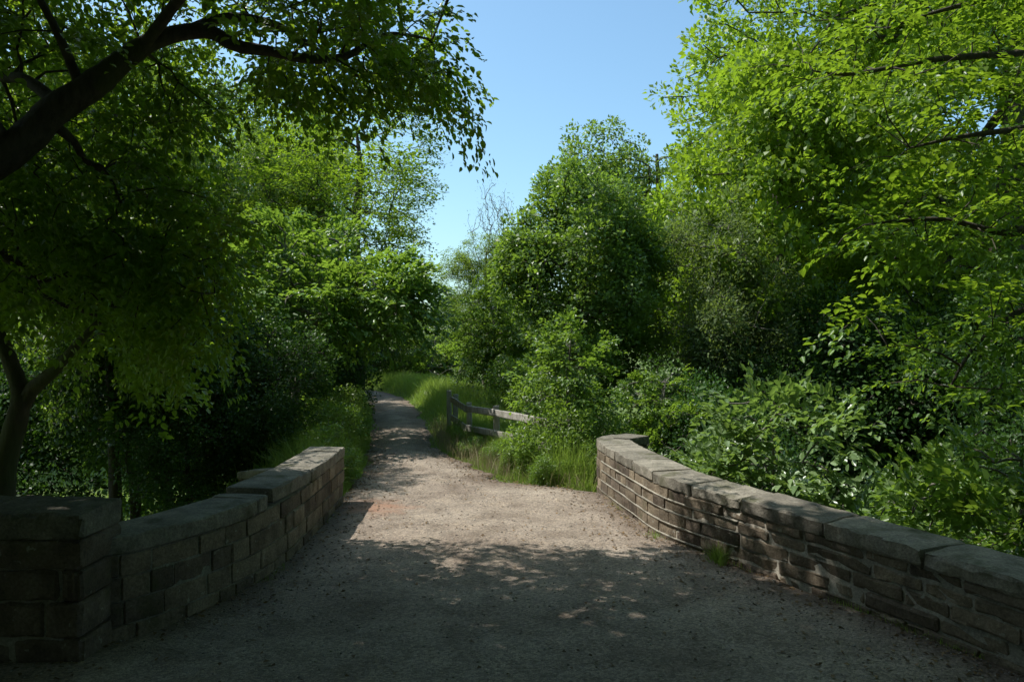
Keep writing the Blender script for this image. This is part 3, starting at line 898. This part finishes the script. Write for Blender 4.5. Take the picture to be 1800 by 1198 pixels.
T['holly'] = tree_meshes('holly', 38, [(0, 0, -0.2), (0.05, 0, 0.8), (0, 0.1, 1.8), (0.1, 0, 3.0)], [0.07, 0.06, 0.045, 0.015],
                         (0, 0, 1.7), (1.7, 1.7, 1.8), 20, 420, 64, 0.065, 0.32, M['dark'], M['bark'], lobe=0.38, low=-0.9)
T['raised'] = tree_meshes('raised', 44, [(0, 0, -0.2), (0.05, 0, 1.0), (0, 0.1, 2.0), (0.1, 0, 3.2)], [0.09, 0.07, 0.05, 0.015],
                          (0, 0, 2.9), (1.9, 1.7, 1.15), 20, 380, 60, 0.065, 0.32, M['dark'], M['bark'], lobe=0.38, low=-0.9)
T['bramble'] = tree_meshes('bramble', 39, [(0, 0, -0.1), (0.02, 0, 0.25), (0, 0.02, 0.6)], [0.02, 0.015, 0.006],
                           (0, 0, 0.5), (0.62, 0.62, 0.5), 12, 130, 34, 0.045, 0.17, M['hazel'], M['bark_grey'], lobe=0.42, low=-0.8, tip=0.0025, fine=True)
T['sapling'] = tree_meshes('sapling', 40, [(0, 0, -0.2), (0.03, 0, 0.5), (0, 0.03, 1.1), (0.05, 0, 1.9)], [0.035, 0.03, 0.022, 0.006],
                           (0, 0, 1.1), (0.72, 0.72, 1.0), 14, 170, 36, 0.058, 0.24, M['hazel'], M['bark_grey'], tuft=False, lobe=0.4, low=-0.9, fine=True, flat=0.7, droop=0.3, tip=0.0025)
T['bare'] = tree_meshes('bare', 41, [(0, 0, -0.3), (0.1, 0, 1.5), (0, 0.1, 3), (0.1, 0, 4.6)], [0.16, 0.13, 0.1, 0.05],
                        (0, 0, 7.4), (2.3, 2.3, 4.2), 30, 520, 4, 0.07, 0.35, M['grey'], M['bark_grey'], lobe=0.4, low=-0.7, tip=0.010, shell=0.2)

def put(t, name, label, cat, x, y, rz=0.0, s=1.0, group=None, dz=0.0, **k):
    return plant(T[t], name, label, cat, (x, y, gz(x, y) + dz), rz, s, group, **k)

# ------------------------------------------------------------------ right side
put('oak_big', 'oak_tree', 'huge spreading sunlit oak with heavy limbs filling the sky over the dark wood', 'tree', 13.9, 22.0, 0.6, (1.28, 1.15, 1.08))
put('round', 'oak_tree', 'rounded oak standing behind the hawthorn against the blue sky', 'tree', 5.7, 31, 1.0, (1.75, 1.4, 1.42))
put('hawthorn', 'hawthorn_tree', 'dense ivy-like hawthorn with a domed top, rising behind the fence', 'tree', 1.4, 15.4, 0.4, (1.12, 1.05, 1.04), dz=0.0)
put('tall', 'lime_tree', 'small pale green tree at the meadow edge left of the domed hawthorn', 'tree', -0.75, 23, 0.9, (0.52, 0.5, 0.385))
put('grey', 'willow_tree', 'grey-green willow leaning between the hawthorn and the huge oak', 'tree', 3.85, 15.2, 0.3, (0.72, 0.72, 0.82))
put('grey', 'willow_tree', 'thin grey willow half lost in the dark wood under the huge oak', 'tree', 7.2, 20.5, 2.1, (0.8, 0.8, 0.85))
for (x, y, s, rz, lab) in ((4.4, 14.8, 1.15, 0.2, 'dark glossy shrub in the wood beside the grey-green willow'),
                           (6.6, 15.2, 1.3, 1.9, 'dark glossy shrub in the wood under the younger oak'),
                           (8.8, 14.6, 1.35, 2.8, 'tall dark shrub in the wood behind the bright beech sprays'),
                           (5.4, 17.8, 1.5, 4.1, 'tallest dark shrub round the foot of the younger oak'),
                           (9.8, 18.5, 1.5, 5.0, 'large dark shrub near the huge oak trunk'),
                           (3.3, 12.6, 0.75, 0.9, 'small dark shrub between the pale hazel and the willow'),
                           (7.5, 11.5, 0.85, 3.3, 'small dark shrub under the bright beech'),
                           (12.5, 15, 1.5, 0.3, 'big dark shrub beyond the bright beech trunk')):
    put('holly', 'holly_shrub', lab, 'shrub', x, y, rz, s, 'dark shrubs under the oak', wood='stem', leaf='foliage')
put('oak_mid', 'oak_tree', 'younger oak whose crown merges into the left side of the huge oak', 'tree', 5.9, 17.2, 2.6, (1.0, 1.0, 1.08))
for k, (x, y, s, rz) in enumerate(((9.5, 27, 1.0, 0.2), (15, 30, 1.1, 1.2), (20, 26, 1.1, 2.2), (22, 34, 1.2, 3.2))):
    put('round', 'woodland_tree', 'tree deep in the wood behind the huge oak', 'tree', x, y, rz, s, 'wood behind the oak')

def right_beech():
    rng = np.random.default_rng(51)
    x0, y0 = 7.4, 8.0
    root = empty('beech_tree', (x0, y0, gz(x0, y0)))
    tag(root, 'bright beech reaching sunlit leafy sprays over the bank past the rough parapet', 'tree')
    org = np.array(root.location)
    b = Buf()
    V, Q, l0, r0 = tube_line([(x0, y0, org[2] - 0.2), (x0, y0, 0.5), (x0 - 0.1, y0, 2.5), (x0 + 0.1, y0, 5.0), (x0, y0, 8.0)], [0.26, 0.21, 0.17, 0.13, 0.04], 12, rng, 0.1)
    b.add(V, Q)
    skel, srad = [l0[8:]], [r0[8:]]
    limbs = (
        [(x0, y0, 2.6), at(1950, 90, 7.8), at(1780, 95, 7.5), at(1640, 105, 7.3), at(1500, 130, 7.1), at(1430, 125, 7.0)],
        [(x0, y0, 2.0), at(1950, 200, 7.6), at(1800, 225, 7.2), at(1690, 240, 7.0), at(1600, 260, 6.9)],
        [(x0, y0, 1.6), at(1900, 395, 7.0), at(1780, 410, 6.8), at(1650, 385, 6.7), at(1520, 395, 6.6)],
        [(x0, y0, 1.2), at(1920, 520, 7.0), at(1800, 545, 6.7), at(1720, 600, 6.5), at(1670, 680, 6.4)],
        [(x0, y0, 2.9), at(1950, -60, 7.8), at(1800, -20, 7.5), at(1650, 20, 7.4), at(1560, 50, 7.3)],
    )
    for L in limbs:
        V, Q, l, r = tube_line(L, np.linspace(0.055, 0.008, len(L)), 7, rng, 0.1)
        b.add(V, Q); skel.append(l); srad.append(r)
    P = []
    def near(L, n, sp):
        L = np.array([np.asarray(p, float) for p in L])
        for _ in range(n):
            t = rng.uniform(1.0, len(L) - 1.0); i = min(int(t), len(L) - 2); f = t - i
            P.append(L[i] * (1 - f) + L[i + 1] * f + rng.normal(0, 1, 3) * np.array([sp * 1.2, sp * 1.5, sp]))
    near(limbs[0], 56, 0.24); near(limbs[1], 34, 0.22); near(limbs[2], 46, 0.15); near(limbs[3], 60, 0.26); near(limbs[4], 44, 0.26)
    n = 80
    C = np.stack([rng.normal(7.6, 1.5, n), rng.normal(8.6, 1.6, n), rng.uniform(1.0, 8.5, n)], 1)
    C = C[C[:, 0] / C[:, 1] > 0.62]
    P = np.array(P + list(C))
    n = 900
    U = np.stack([rng.uniform(2.4, 12, n), rng.uniform(3.5, 13, n), rng.uniform(6.0, 13.5, n)], 1)  # unseen upper crown, added to cut sky light on the path
    U = U[(((U[:, 0] - 7.2) / 4.6) ** 2 + ((U[:, 1] - 8.3) / 4.6) ** 2 + ((U[:, 2] - 9.6) / 3.8) ** 2 < 1) & (U[:, 2] > 2.5 + 0.47 * U[:, 1])]
    V, Q, dirs = grow(rng, np.concatenate(skel), np.concatenate(srad), P, 0.004, 0.3)
    b.add(V, Q)
    D = nrm(dirs + np.array([-0.8, -0.25, -0.05]) + rng.normal(0, 0.2, dirs.shape))
    lf = Buf()
    V, Q = sprays(rng, P, D, 50, 0.40, 0.064, fine=True, fan=52, flat=1.1, droop=0.3, wl=0.62)
    lf.add(V, Q)
    V, Q, dirs = grow(rng, np.concatenate(skel), np.concatenate(srad), U, 0.008, 0.3)
    b.add(V, Q)
    V, Q = sprays(rng, U, dirs, 38, 0.6, 0.18, fan=60, flat=0.8, droop=0.2)
    lf.add(V, Q)
    lf.v = [np.concatenate(lf.v) - org]; lf.q = [np.concatenate(lf.q)]
    b.v = [np.concatenate(b.v) - org]; b.q = [np.concatenate(b.q)]
    link('trunk', b.mesh('rbeech_wood', M['bark'], True), root)
    link('crown', lf.mesh('rbeech_leaves', M['beech']), root)
right_beech()

put('pale', 'hazel_shrub', 'pale leafy hazel arching up just behind the middle of the rough parapet', 'shrub', 2.75, 8.3, 0.4, (0.82, 0.82, 1.0), wood='stem', leaf='foliage')
put('hazel', 'hazel_shrub', 'broad hazel shrub below the bright beech sprays beyond the parapet', 'shrub', 4.35, 6.6, 2.0, (0.85, 0.85, 1.0), wood='stem', leaf='foliage')
put('hazel', 'hazel_shrub', 'low hazel shrub between the two taller ones behind the parapet', 'shrub', 4.6, 8.9, 3.6, (0.7, 0.7, 0.72), wood='stem', leaf='foliage')
put('sapling', 'sapling', 'leafy young sapling at the fence end beside the pointed parapet', 'sapling', 0.75, 10.5, 0.3, (0.9, 0.9, 0.98), wood='stem', leaf='foliage')
put('hazel', 'hazel_shrub', 'low green bush behind the far tip of the pointed parapet', 'shrub', 2.5, 13.0, 0.8, (0.6, 0.6, 0.72), wood='stem', leaf='foliage')
put('sapling', 'sapling', 'second sapling in the thicket behind the fence', 'sapling', 1.15, 12.4, 2.3, 0.72, wood='stem', leaf='foliage')

# ------------------------------------------------------------------ left side
put('lean', 'hazel_shrub', 'bright hazel bush leaning over the path with sunlit top leaves', 'shrub', -3.75, 13.2, 0.0, (1.0, 1.0, 1.05), wood='stem', leaf='foliage')
put('hazel', 'hazel_shrub', 'sunny hazel bush behind the arching beech, next along the hedge', 'shrub', -6.2, 14.2, 2.2, (1.3, 1.3, 1.6), wood='stem', leaf='foliage')
for (x, y, s, rz, lab) in ((-3.35, 10.6, 0.62, 0.3, 'low dark hedge bush just past the straight parapet end'),
                           (-3.95, 9.7, 0.58, 2.3, 'low dark bush just behind the open joint of the straight parapet'),
                           (-6.9, 10.2, 0.9, 1.3, 'dark bush filling the hedge between forked trunk and meadow'),
                           (-4.4, 16.5, 1.0, 4.4, 'dark hedge bush under the layered hornbeam'),
                           (-5.6, 20.5, 1.0, 5.4, 'dark hedge bush farther along the path past the hornbeam'),
                           (-7.2, 26, 1.3, 0.9, 'dark hedge bush at the foot of the pale lime')):
    put('holly', 'holly_shrub', lab, 'shrub', x, y, rz, s, 'dark hedge bushes', wood='stem', leaf='foliage')
put('hazel', 'hazel_shrub', 'hazel bush in the hedge where the path swings away', 'shrub', -5.4, 23.2, 3.0, (0.85, 0.85, 0.9), wood='stem', leaf='foliage')
put('raised', 'holly_tree', 'small dark tree with bare legs, its leaves hanging over the lit meadow', 'tree', -5.0, 10.4, 1.3, 0.95)
put('raised', 'holly_tree', 'small dark tree behind the forked trunk at the meadow edge', 'tree', -7.6, 11.2, 2.5, 1.05)
put('layer', 'hornbeam_tree', 'feathery layered hornbeam with open sprays against the sky behind the hazel', 'tree', -3.55, 18.0, 0.5, (0.85, 0.85, 0.74))
put('tall', 'lime_tree', 'pale lime tree behind the sunny hazels', 'tree', -7.2, 26, 1.2, (0.95, 0.95, 0.85))
put('round', 'oak_tree', 'mid-green tree showing through the gap under the arching limb', 'tree', -7.3, 18.5, 2.0, (1.0, 1.0, 1.2))
put('round', 'oak_tree', 'lit tree behind the forked trunk across the meadow', 'tree', -14.5, 24, 3.0, (1.2, 1.2, 1.15))
put('tall', 'lime_tree', 'tall pale tree at the far meadow edge', 'tree', -18, 30, 4.0, (1.4, 1.4, 1.2))
put('round', 'oak_tree', 'dark far tree topping the skyline above the pale lime', 'tree', -12.5, 40, 5.0, (1.2, 1.2, 1.5))
put('round', 'oak_tree', 'slender tree in the hedge behind the arching limb', 'tree', -4.9, 9.7, 1.7, (0.55, 0.38, 0.84))
put('round', 'oak_tree', 'unseen young tree added beside the arching beech trunk to shade its leaves', 'tree', -6.5, 6.7, 0.7, (0.56, 0.5, 1.12))  # out of frame, added to darken the hanging beech leaves
put('round', 'oak_tree', 'unseen tree added at the meadow side to shade the hedge', 'tree', -13.5, 13.0, 1.0, (1.0, 1.0, 1.1))  # outside the view, put in to keep the hedge dark

# ------------------------------------------------------------------ middle distance and the closing wood
put('bare', 'ash_tree', 'thin half-bare tree standing against the sky at the end of the path', 'tree', -1.2, 44, 0.3, (0.8, 0.8, 1.16))
for (t, x, y, s, rz) in (('round', -2.8, 36, 0.55, 0.3), ('round', -6.4, 36, 0.75, 1.3), ('round', 0.4, 38, 0.72, 2.3), ('round', -10, 46, 0.9, 3.0), ('tall', -22, 46, 1.2, 1.0),
                         ('round', 3, 50, 0.85, 4.0), ('round', 9, 44, 1.25, 5.0), ('round', 16, 46, 1.3, 0.6), ('round', -16, 52, 1.1, 1.6), ('round', -4, 54, 0.8, 2.7),
                         ('round', 26, 44, 1.4, 2.0), ('tall', -30, 40, 1.4, 3.0), ('round', -26, 30, 1.3, 3.5), ('round', 34, 36, 1.5, 4.2), ('round', -36, 50, 1.5, 0.1)):
    put(t, 'woodland_tree', 'far tree in the wood closing the view', 'tree', x, y, rz, s, 'far closing wood')
put('hazel', 'hazel_shrub', 'shady hazel bush where the path bends out of sight', 'shrub', -3.0, 30.5, 1.0, (1.3, 1.3, 1.1), wood='stem', leaf='foliage')
put('hazel', 'hazel_shrub', 'hazel bush on the sunny meadow beyond the fence', 'shrub', -0.5, 20.0, 4.0, (0.75, 0.75, 0.9), wood='stem', leaf='foliage')
for (x, y, s, rz) in ((-5.2, 29.5, 1.0, 0.5), (-3.7, 32.5, 1.2, 2.5), (-6.6, 33.5, 1.2, 4.0)):
    put('holly', 'holly_shrub', 'dark bush closing off the bend at the far end of the path', 'shrub', x, y, rz, s, 'bushes at the path bend', wood='stem', leaf='foliage')
for (x, y, s, rz) in ((-13, -7, 2.4, 0.5), (-8.5, -11, 2.3, 2.5), (-3.5, -14, 2.4, 4.0), (2.5, -15, 2.4, 1.0), (8.5, -11.5, 2.4, 3.0), (13.5, -7, 2.4, 5.0), (14, 0, 2.3, 2.0), (-12, -1, 2.0, 1.0)):  # out-of-view bushes added to close low sky gaps and deepen the shade
    put('holly', 'holly_shrub', 'unseen tall bush added round the bridge approach to block sky light', 'shrub', x, y, rz, s, 'added unseen bushes', wood='stem', leaf='foliage')
# unseen trees added behind the photographer to block light over the near bridge
put('oak_big', 'oak_tree', 'unseen oak added on the near bank to shade the bridge approach', 'tree', -10.0, -4.0, 0.4, 1.0)
put('oak_big', 'oak_tree', 'unseen oak added opposite the arching beech to block sky light', 'tree', 9.8, -2.5, 2.4, (1.1, 1.1, 1.0))
put('oak_big', 'oak_tree', 'unseen oak added behind the bridge approach to block sky light', 'tree', -1.0, -12.0, 4.4, (1.1, 1.0, 0.95))

# ------------------------------------------------------------------ wooden fence
def fence():
    root = empty('post_and_rail_fence', (-0.4, 12.2, 0))
    tag(root, 'weathered grey post and rail fence half buried in the verge plants', 'fence')
    org = np.array(root.location)
    rng = np.random.default_rng(61)
    pts = [at(790, 690, 14.2), at(801, 697, 13.6), at(826, 712, 12.7), at(874, 718, 11.8), at(925, 727, 11.0), at(985, 740, 10.2)]
    def bar(name, A, B, w, h, upref=(0, 0, 1)):
        A = np.array(A, float); B = np.array(B, float)
        d = nrm(B - A); u = np.array(upref, float); u = nrm(u - (u @ d) * d); s = np.cross(d, u)
        V, Q, ext, cnt = cell([-1, -0.97, -0.4, 0.3, 0.97, 1], [-1, -0.7, 0.7, 1], [-1, -0.7, 0.7, 1], 0)
        V = V.copy()
        for ax in (1, 2): V[:, ax] *= np.where(cnt >= 2, 0.92, 1.0)
        L = np.linalg.norm(B - A)
        W = (A + B) / 2 + V[:, :1] * d * L / 2 + V[:, 1:2] * s * w / 2 + V[:, 2:3] * u * h / 2 + rng.normal(0, 0.004, (len(V), 3)) - org
        link(name, make_mesh(name, W, Q, None, M['wood'], False), root)
    for i, p in enumerate(pts):
        g0 = gz(p[0], p[1])
        bar('post', (p[0], p[1], g0 - 0.2), (p[0] + rng.normal(0, 0.012), p[1], p[2] + 0.045), 0.085, 0.08, (0, 1, 0))
    for i in range(1, len(pts) - 1):
        a, b = pts[i], pts[i + 1]
        n = np.array([-0.9, -0.4, 0]) * 0.07
        for dz in (-0.05, -0.36):
            e = nrm(b - a) * 0.05
            bar('rail', a + n - e + np.array([0, 0, dz]), b + n + e + np.array([0, 0, dz]), 0.035, 0.10)
fence()

# ------------------------------------------------------------------ grass and low plants
def blades(name, label, rng, X, Y, H, W, lean=0.55, mat='grass'):
    n = len(X)
    Z = ground_z(X, Y) - 0.01
    az = rng.uniform(0, 2 * math.pi, n)
    side = np.stack([np.cos(az), np.sin(az), np.zeros(n)], 1)
    la = rng.uniform(0, 2 * math.pi, n)
    ln = np.abs(rng.normal(0, lean, n)) * H
    dv = np.stack([np.cos(la) * ln, np.sin(la) * ln, np.zeros(n)], 1)
    B = np.stack([X, Y, Z], 1)
    mid = B + dv * 0.35 + np.array([0, 0, 1.0]) * (H * 0.55)[:, None]
    tip = B + dv + np.array([0, 0, 1.0]) * (H * np.sqrt(np.maximum(1 - (ln / H) ** 2 * 0.5, 0.2)))[:, None]
    w = (W / 2)[:, None]
    V = np.stack([B - side * w, B + side * w, mid + side * w * 0.8, mid - side * w * 0.8, tip], 1).reshape(-1, 3)
    k = np.arange(n)[:, None] * 5
    o = link(name, make_mesh(name, V, np.array([[0, 1, 2, 3]]) + k, np.array([[3, 2, 4]]) + k, M[mat]))
    tag(o, label, 'grass', kind='stuff')

def verge_right():
    rng = np.random.default_rng(71)
    n = 58000
    Y = rng.uniform(8.95, 15, n)
    off = rng.gamma(1.6, 0.55, n) - 0.05
    X = eR(Y) + off + vnoise(Y * 1.9, 13 + 0 * Y) * 0.25
    ok = (off > 0) & (off < 2.6) & ~((Y < 9.75) & (X > 0.95))
    X, Y, off = X[ok], Y[ok], off[ok]
    p = vnoise(X * 2.2, Y * 2.2) + 0.5
    H = (0.05 + 0.34 * sstep(0.08, 0.75, off)) * (0.45 + 0.9 * p) * rng.uniform(0.5, 1.25, len(X))
    blades('grass', 'sunlit grass verge between the path and the fence', rng, X, Y, H, rng.uniform(0.005, 0.010, len(X)))
    n = 45000
    Y = rng.uniform(14.5, 33, n)
    off = rng.uniform(0.0, 4.2, n)
    X = eR(Y) + off
    H = (0.08 + 0.38 * sstep(0.05, 0.6, off)) * rng.uniform(0.5, 1.25, n) * (1 - 0.45 * sstep(1.2, 2.4, off))
    blades('grass', 'grassy mound and meadow strip beside the far path', rng, X, Y, H, rng.uniform(0.010, 0.018, n))
    n = 34000
    Y = rng.uniform(8.55, 30, n) ** 1.0
    Y = 8.5 + (Y - 8.5) * rng.random(n)
    off = rng.gamma(1.5, 0.28, n)
    X = eL(Y) - off
    H = (0.07 + 0.5 * sstep(0.03, 0.45, off)) * rng.uniform(0.5, 1.25, n) * (0.6 + 0.7 * (vnoise(X * 2, Y * 2) + 0.5))
    blades('grass', 'long grass along the hedge side of the path', rng, X, Y, H, rng.uniform(0.006, 0.012, n))
    n = 20000
    X = rng.uniform(-24, -6, n); Y = rng.uniform(8, 34, n)
    blades('grass', 'low sunlit meadow grass below the left parapet', rng, X, Y, rng.uniform(0.08, 0.22, n), rng.uniform(0.015, 0.03, n), 0.5)
    # small tufts at the foot of the right parapet
    for (x, y, m, h, lab) in ((1.60, 6.02, 260, 0.19, 'bright grass tuft at the foot of the rough parapet stones'), (1.02, 8.1, 60, 0.07, 'tiny weed tuft at the foot of the pointed stonework'),
                              (1.10, 7.55, 40, 0.06, 'tiny sprig of weed midway along the pointed stonework'), (1.24, 6.75, 110, 0.10, 'grass tuft where the neat and rough stonework meet')):
        r = rng.normal(0, 0.05, (m, 2))
        blades('grass', lab, rng, x - np.abs(r[:, 0]) * 0.7 - 0.0, y + r[:, 1] * 1.3, rng.uniform(0.4, 1.2, m) * h, rng.uniform(0.004, 0.008, m), 0.5)
verge_right()
def dry_and_litter():
    rng = np.random.default_rng(73)
    n = 5000
    Y = rng.uniform(8.95, 15, n); off = rng.gamma(1.4, 0.5, n); X = eR(Y) + off
    ok = (off < 2.4) & ~((Y < 9.75) & (X > 0.95))
    X, Y = X[ok], Y[ok]
    blades('dry_grass', 'straw-coloured dry grass stems among the verge grass', rng, X, Y, rng.uniform(0.04, 0.42, len(X)), rng.uniform(0.003, 0.006, len(X)), 0.6, 'straw')
    n = 2600
    Y = 3.0 + rng.random(n) ** 1.3 * 9
    t = np.where(rng.random(n) < 0.8, np.where(rng.random(n) < 0.5, rng.random(n) ** 2.2 * 0.2, 1 - rng.random(n) ** 2.2 * 0.2), rng.random(n))
    X = eL(Y) + (eR(Y) - eL(Y)) * (0.012 + 0.976 * t)
    P = np.stack([X, Y, path_z(X, Y) + 0.008], 1)
    V, Q = leaves(P, np.stack([rng.normal(0, 1, n), rng.normal(0, 1, n), rng.normal(0, 0.12, n)], 1), np.stack([rng.normal(0, 0.3, n), rng.normal(0, 0.3, n), np.ones(n)], 1),
                  rng.uniform(0.018, 0.045, n), rng.uniform(0.012, 0.026, n))
    o = link('fallen_leaves', make_mesh('fallen_leaves', V, Q, None, M['litter']))
    tag(o, 'scattered brown fallen leaves along the edges of the bridge path', 'leaf litter', kind='stuff')
    # weeds along the foot of both parapets
    m = 2400
    Y = rng.uniform(4.2, 8.6, m); cl = vnoise(Y * 3.0, 40 + 0 * Y) > 0.05
    Y = Y[cl]; m = len(Y)
    blades('grass', 'thin line of weeds along the foot of the pointed parapet', rng, eR(Y) - np.abs(rng.normal(0, 0.03, m)) + 0.01, Y, rng.uniform(0.02, 0.09, m), rng.uniform(0.004, 0.008, m), 0.6)
    m = 2000
    Y = rng.uniform(5.2, 8.3, m); cl = vnoise(Y * 3.0, 20 + 0 * Y) > 0.02
    Y = Y[cl]; m = len(Y)
    blades('grass', 'thin line of weeds along the foot of the shaded parapet', rng, eL(Y) + 0.06 + np.abs(rng.normal(0, 0.03, m)), Y, rng.uniform(0.02, 0.08, m), rng.uniform(0.004, 0.008, m), 0.6)
dry_and_litter()

def low_plants():
    rng = np.random.default_rng(81)
    spots_r = [(0.55, 9.95, 0.85), (0.15, 10.25, 0.5), (0.75, 9.75, 0.6), (-0.15, 10.9, 0.34), (0.55, 10.9, 0.62), (-0.6, 11.6, 0.32), (0.55, 12.4, 0.6), (-0.95, 13.2, 0.3), (1.15, 10.7, 0.9)]
    for k, (x, y, s) in enumerate(spots_r):
        put('bramble', 'bramble_clump', 'leafy bramble clump in the grass verge around the fence', 'bramble', x, y, rng.uniform(0, 6), s, 'brambles around the fence', wood='stem', leaf='foliage')
    for k in range(34):
        y = rng.uniform(9.3, 13.5); x = float(eR(y)) + rng.uniform(0.25, 1.5)
        if y < 9.8 and x > 0.9: continue
        put('bramble', 'verge_weed', 'small broad-leaved weed in the sunny grass verge before the fence', 'weed', x, y, rng.uniform(0, 6), (0.2 + 0.14 * rng.random(), 0.2 + 0.14 * rng.random(), 0.26 + 0.2 * rng.random()), 'verge weeds', wood='stem', leaf='foliage')
    for (x, y, s, lab) in ((0.55, 14.3, 1.25, 'tall leafy bramble thicket behind the fence rails'), (0.1, 16.6, 1.3, 'leafy bramble thicket at the meadow edge before the domed hawthorn'), (1.0, 18.5, 1.5, 'broad bramble thicket behind the domed hawthorn')):
        put('bramble', 'bramble_thicket', lab, 'bramble', x, y, rng.uniform(0, 6), s, wood='stem', leaf='foliage')
    for (x, y, s) in ((-2.25, 9.5, 0.7), (-2.5, 10.6, 0.85), (-2.7, 11.9, 0.8), (-3.2, 14.6, 0.9), (-2.4, 8.9, 0.6)):
        put('bramble', 'bramble_clump', 'leafy clump at the hedge foot beside the path', 'bramble', x, y, rng.uniform(0, 6), s, 'clumps at the hedge foot', wood='stem', leaf='foliage')
    # undergrowth on the banks and under the trees
    n = 60000
    X = rng.uniform(-9, 14, n); Y = rng.uniform(4.0, 30, n)
    dl, dr = eL(Y) - X, X - eR(Y)
    ok = ((dl > 0.7) | (dr > 0.9)) & (vnoise(X * 0.9, Y * 0.9) > -0.22)
    X, Y = X[ok], Y[ok]
    m = len(X)
    Z = ground_z(X, Y) + rng.random(m) ** 1.5 * 0.38 * (0.4 + 1.2 * (vnoise(X * 0.7 + 3, Y * 0.7) + 0.5))
    D = nrm(np.stack([rng.normal(0, 1, m), rng.normal(0, 1, m), rng.normal(0, 0.3, m)], 1))
    N = nrm(np.stack([rng.normal(0, 0.4, m), rng.normal(0, 0.4, m), np.ones(m)], 1))
    V, Q = leaves(np.stack([X, Y, Z], 1), D, N, rng.uniform(0.06, 0.13, m), rng.uniform(0.04, 0.09, m))
    o = link('undergrowth', make_mesh('undergrowth', V, Q, None, M['under']))
    tag(o, 'leafy woodland undergrowth covering the banks below the bridge', 'undergrowth', kind='stuff')
low_plants()

def gravel():
    rng = np.random.default_rng(91)
    n = 9000
    Y = 3.2 + (rng.random(n) ** 1.4) * 11
    t = rng.random(n)
    edge = rng.random(n) < 0.35
    t = np.where(edge, np.where(rng.random(n) < 0.5, rng.random(n) ** 2 * 0.12, 1 - rng.random(n) ** 2 * 0.12), t)
    X = eL(Y) + (eR(Y) - eL(Y)) * (0.01 + 0.98 * t)
    s = 0.0035 + 0.007 * rng.random(n) ** 3
    Z = path_z(X, Y) + s * 0.2
    oc = np.array([(1, 0, 0), (0, 1, 0), (-1, 0, 0), (0, -1, 0), (0, 0, 0.7), (0, 0, -0.7)], float)
    V = np.stack([X, Y, Z], 1)[:, None, :] + oc[None] * s[:, None, None] * rng.uniform(0.7, 1.35, (n, 6, 1))
    f = np.array([(0, 1, 4), (1, 2, 4), (2, 3, 4), (3, 0, 4), (1, 0, 5), (2, 1, 5), (3, 2, 5), (0, 3, 5)])
    o = link('gravel', make_mesh('gravel', V.reshape(-1, 3), None, (f[None] + (np.arange(n) * 6)[:, None, None]).reshape(-1, 3), M['pebble'], True))
    tag(o, 'loose pebbles scattered over the beaten path', 'gravel', kind='stuff')
def pebble_mat():
    m, nt, p, out = new_mat('pebble')
    geo = nt.nodes.new('ShaderNodeNewGeometry')
    rp = ramp(nt, [(0, (0.14, 0.12, 0.10)), (0.5, (0.27, 0.24, 0.20)), (1, (0.42, 0.39, 0.35))])
    nt.links.new(geo.outputs['Random Per Island'], rp.inputs[0])
    nt.links.new(rp.outputs[0], p.inputs['Base Color'])
    p.inputs['Roughness'].default_value = 0.85
    return m
M['pebble'] = pebble_mat()
gravel()
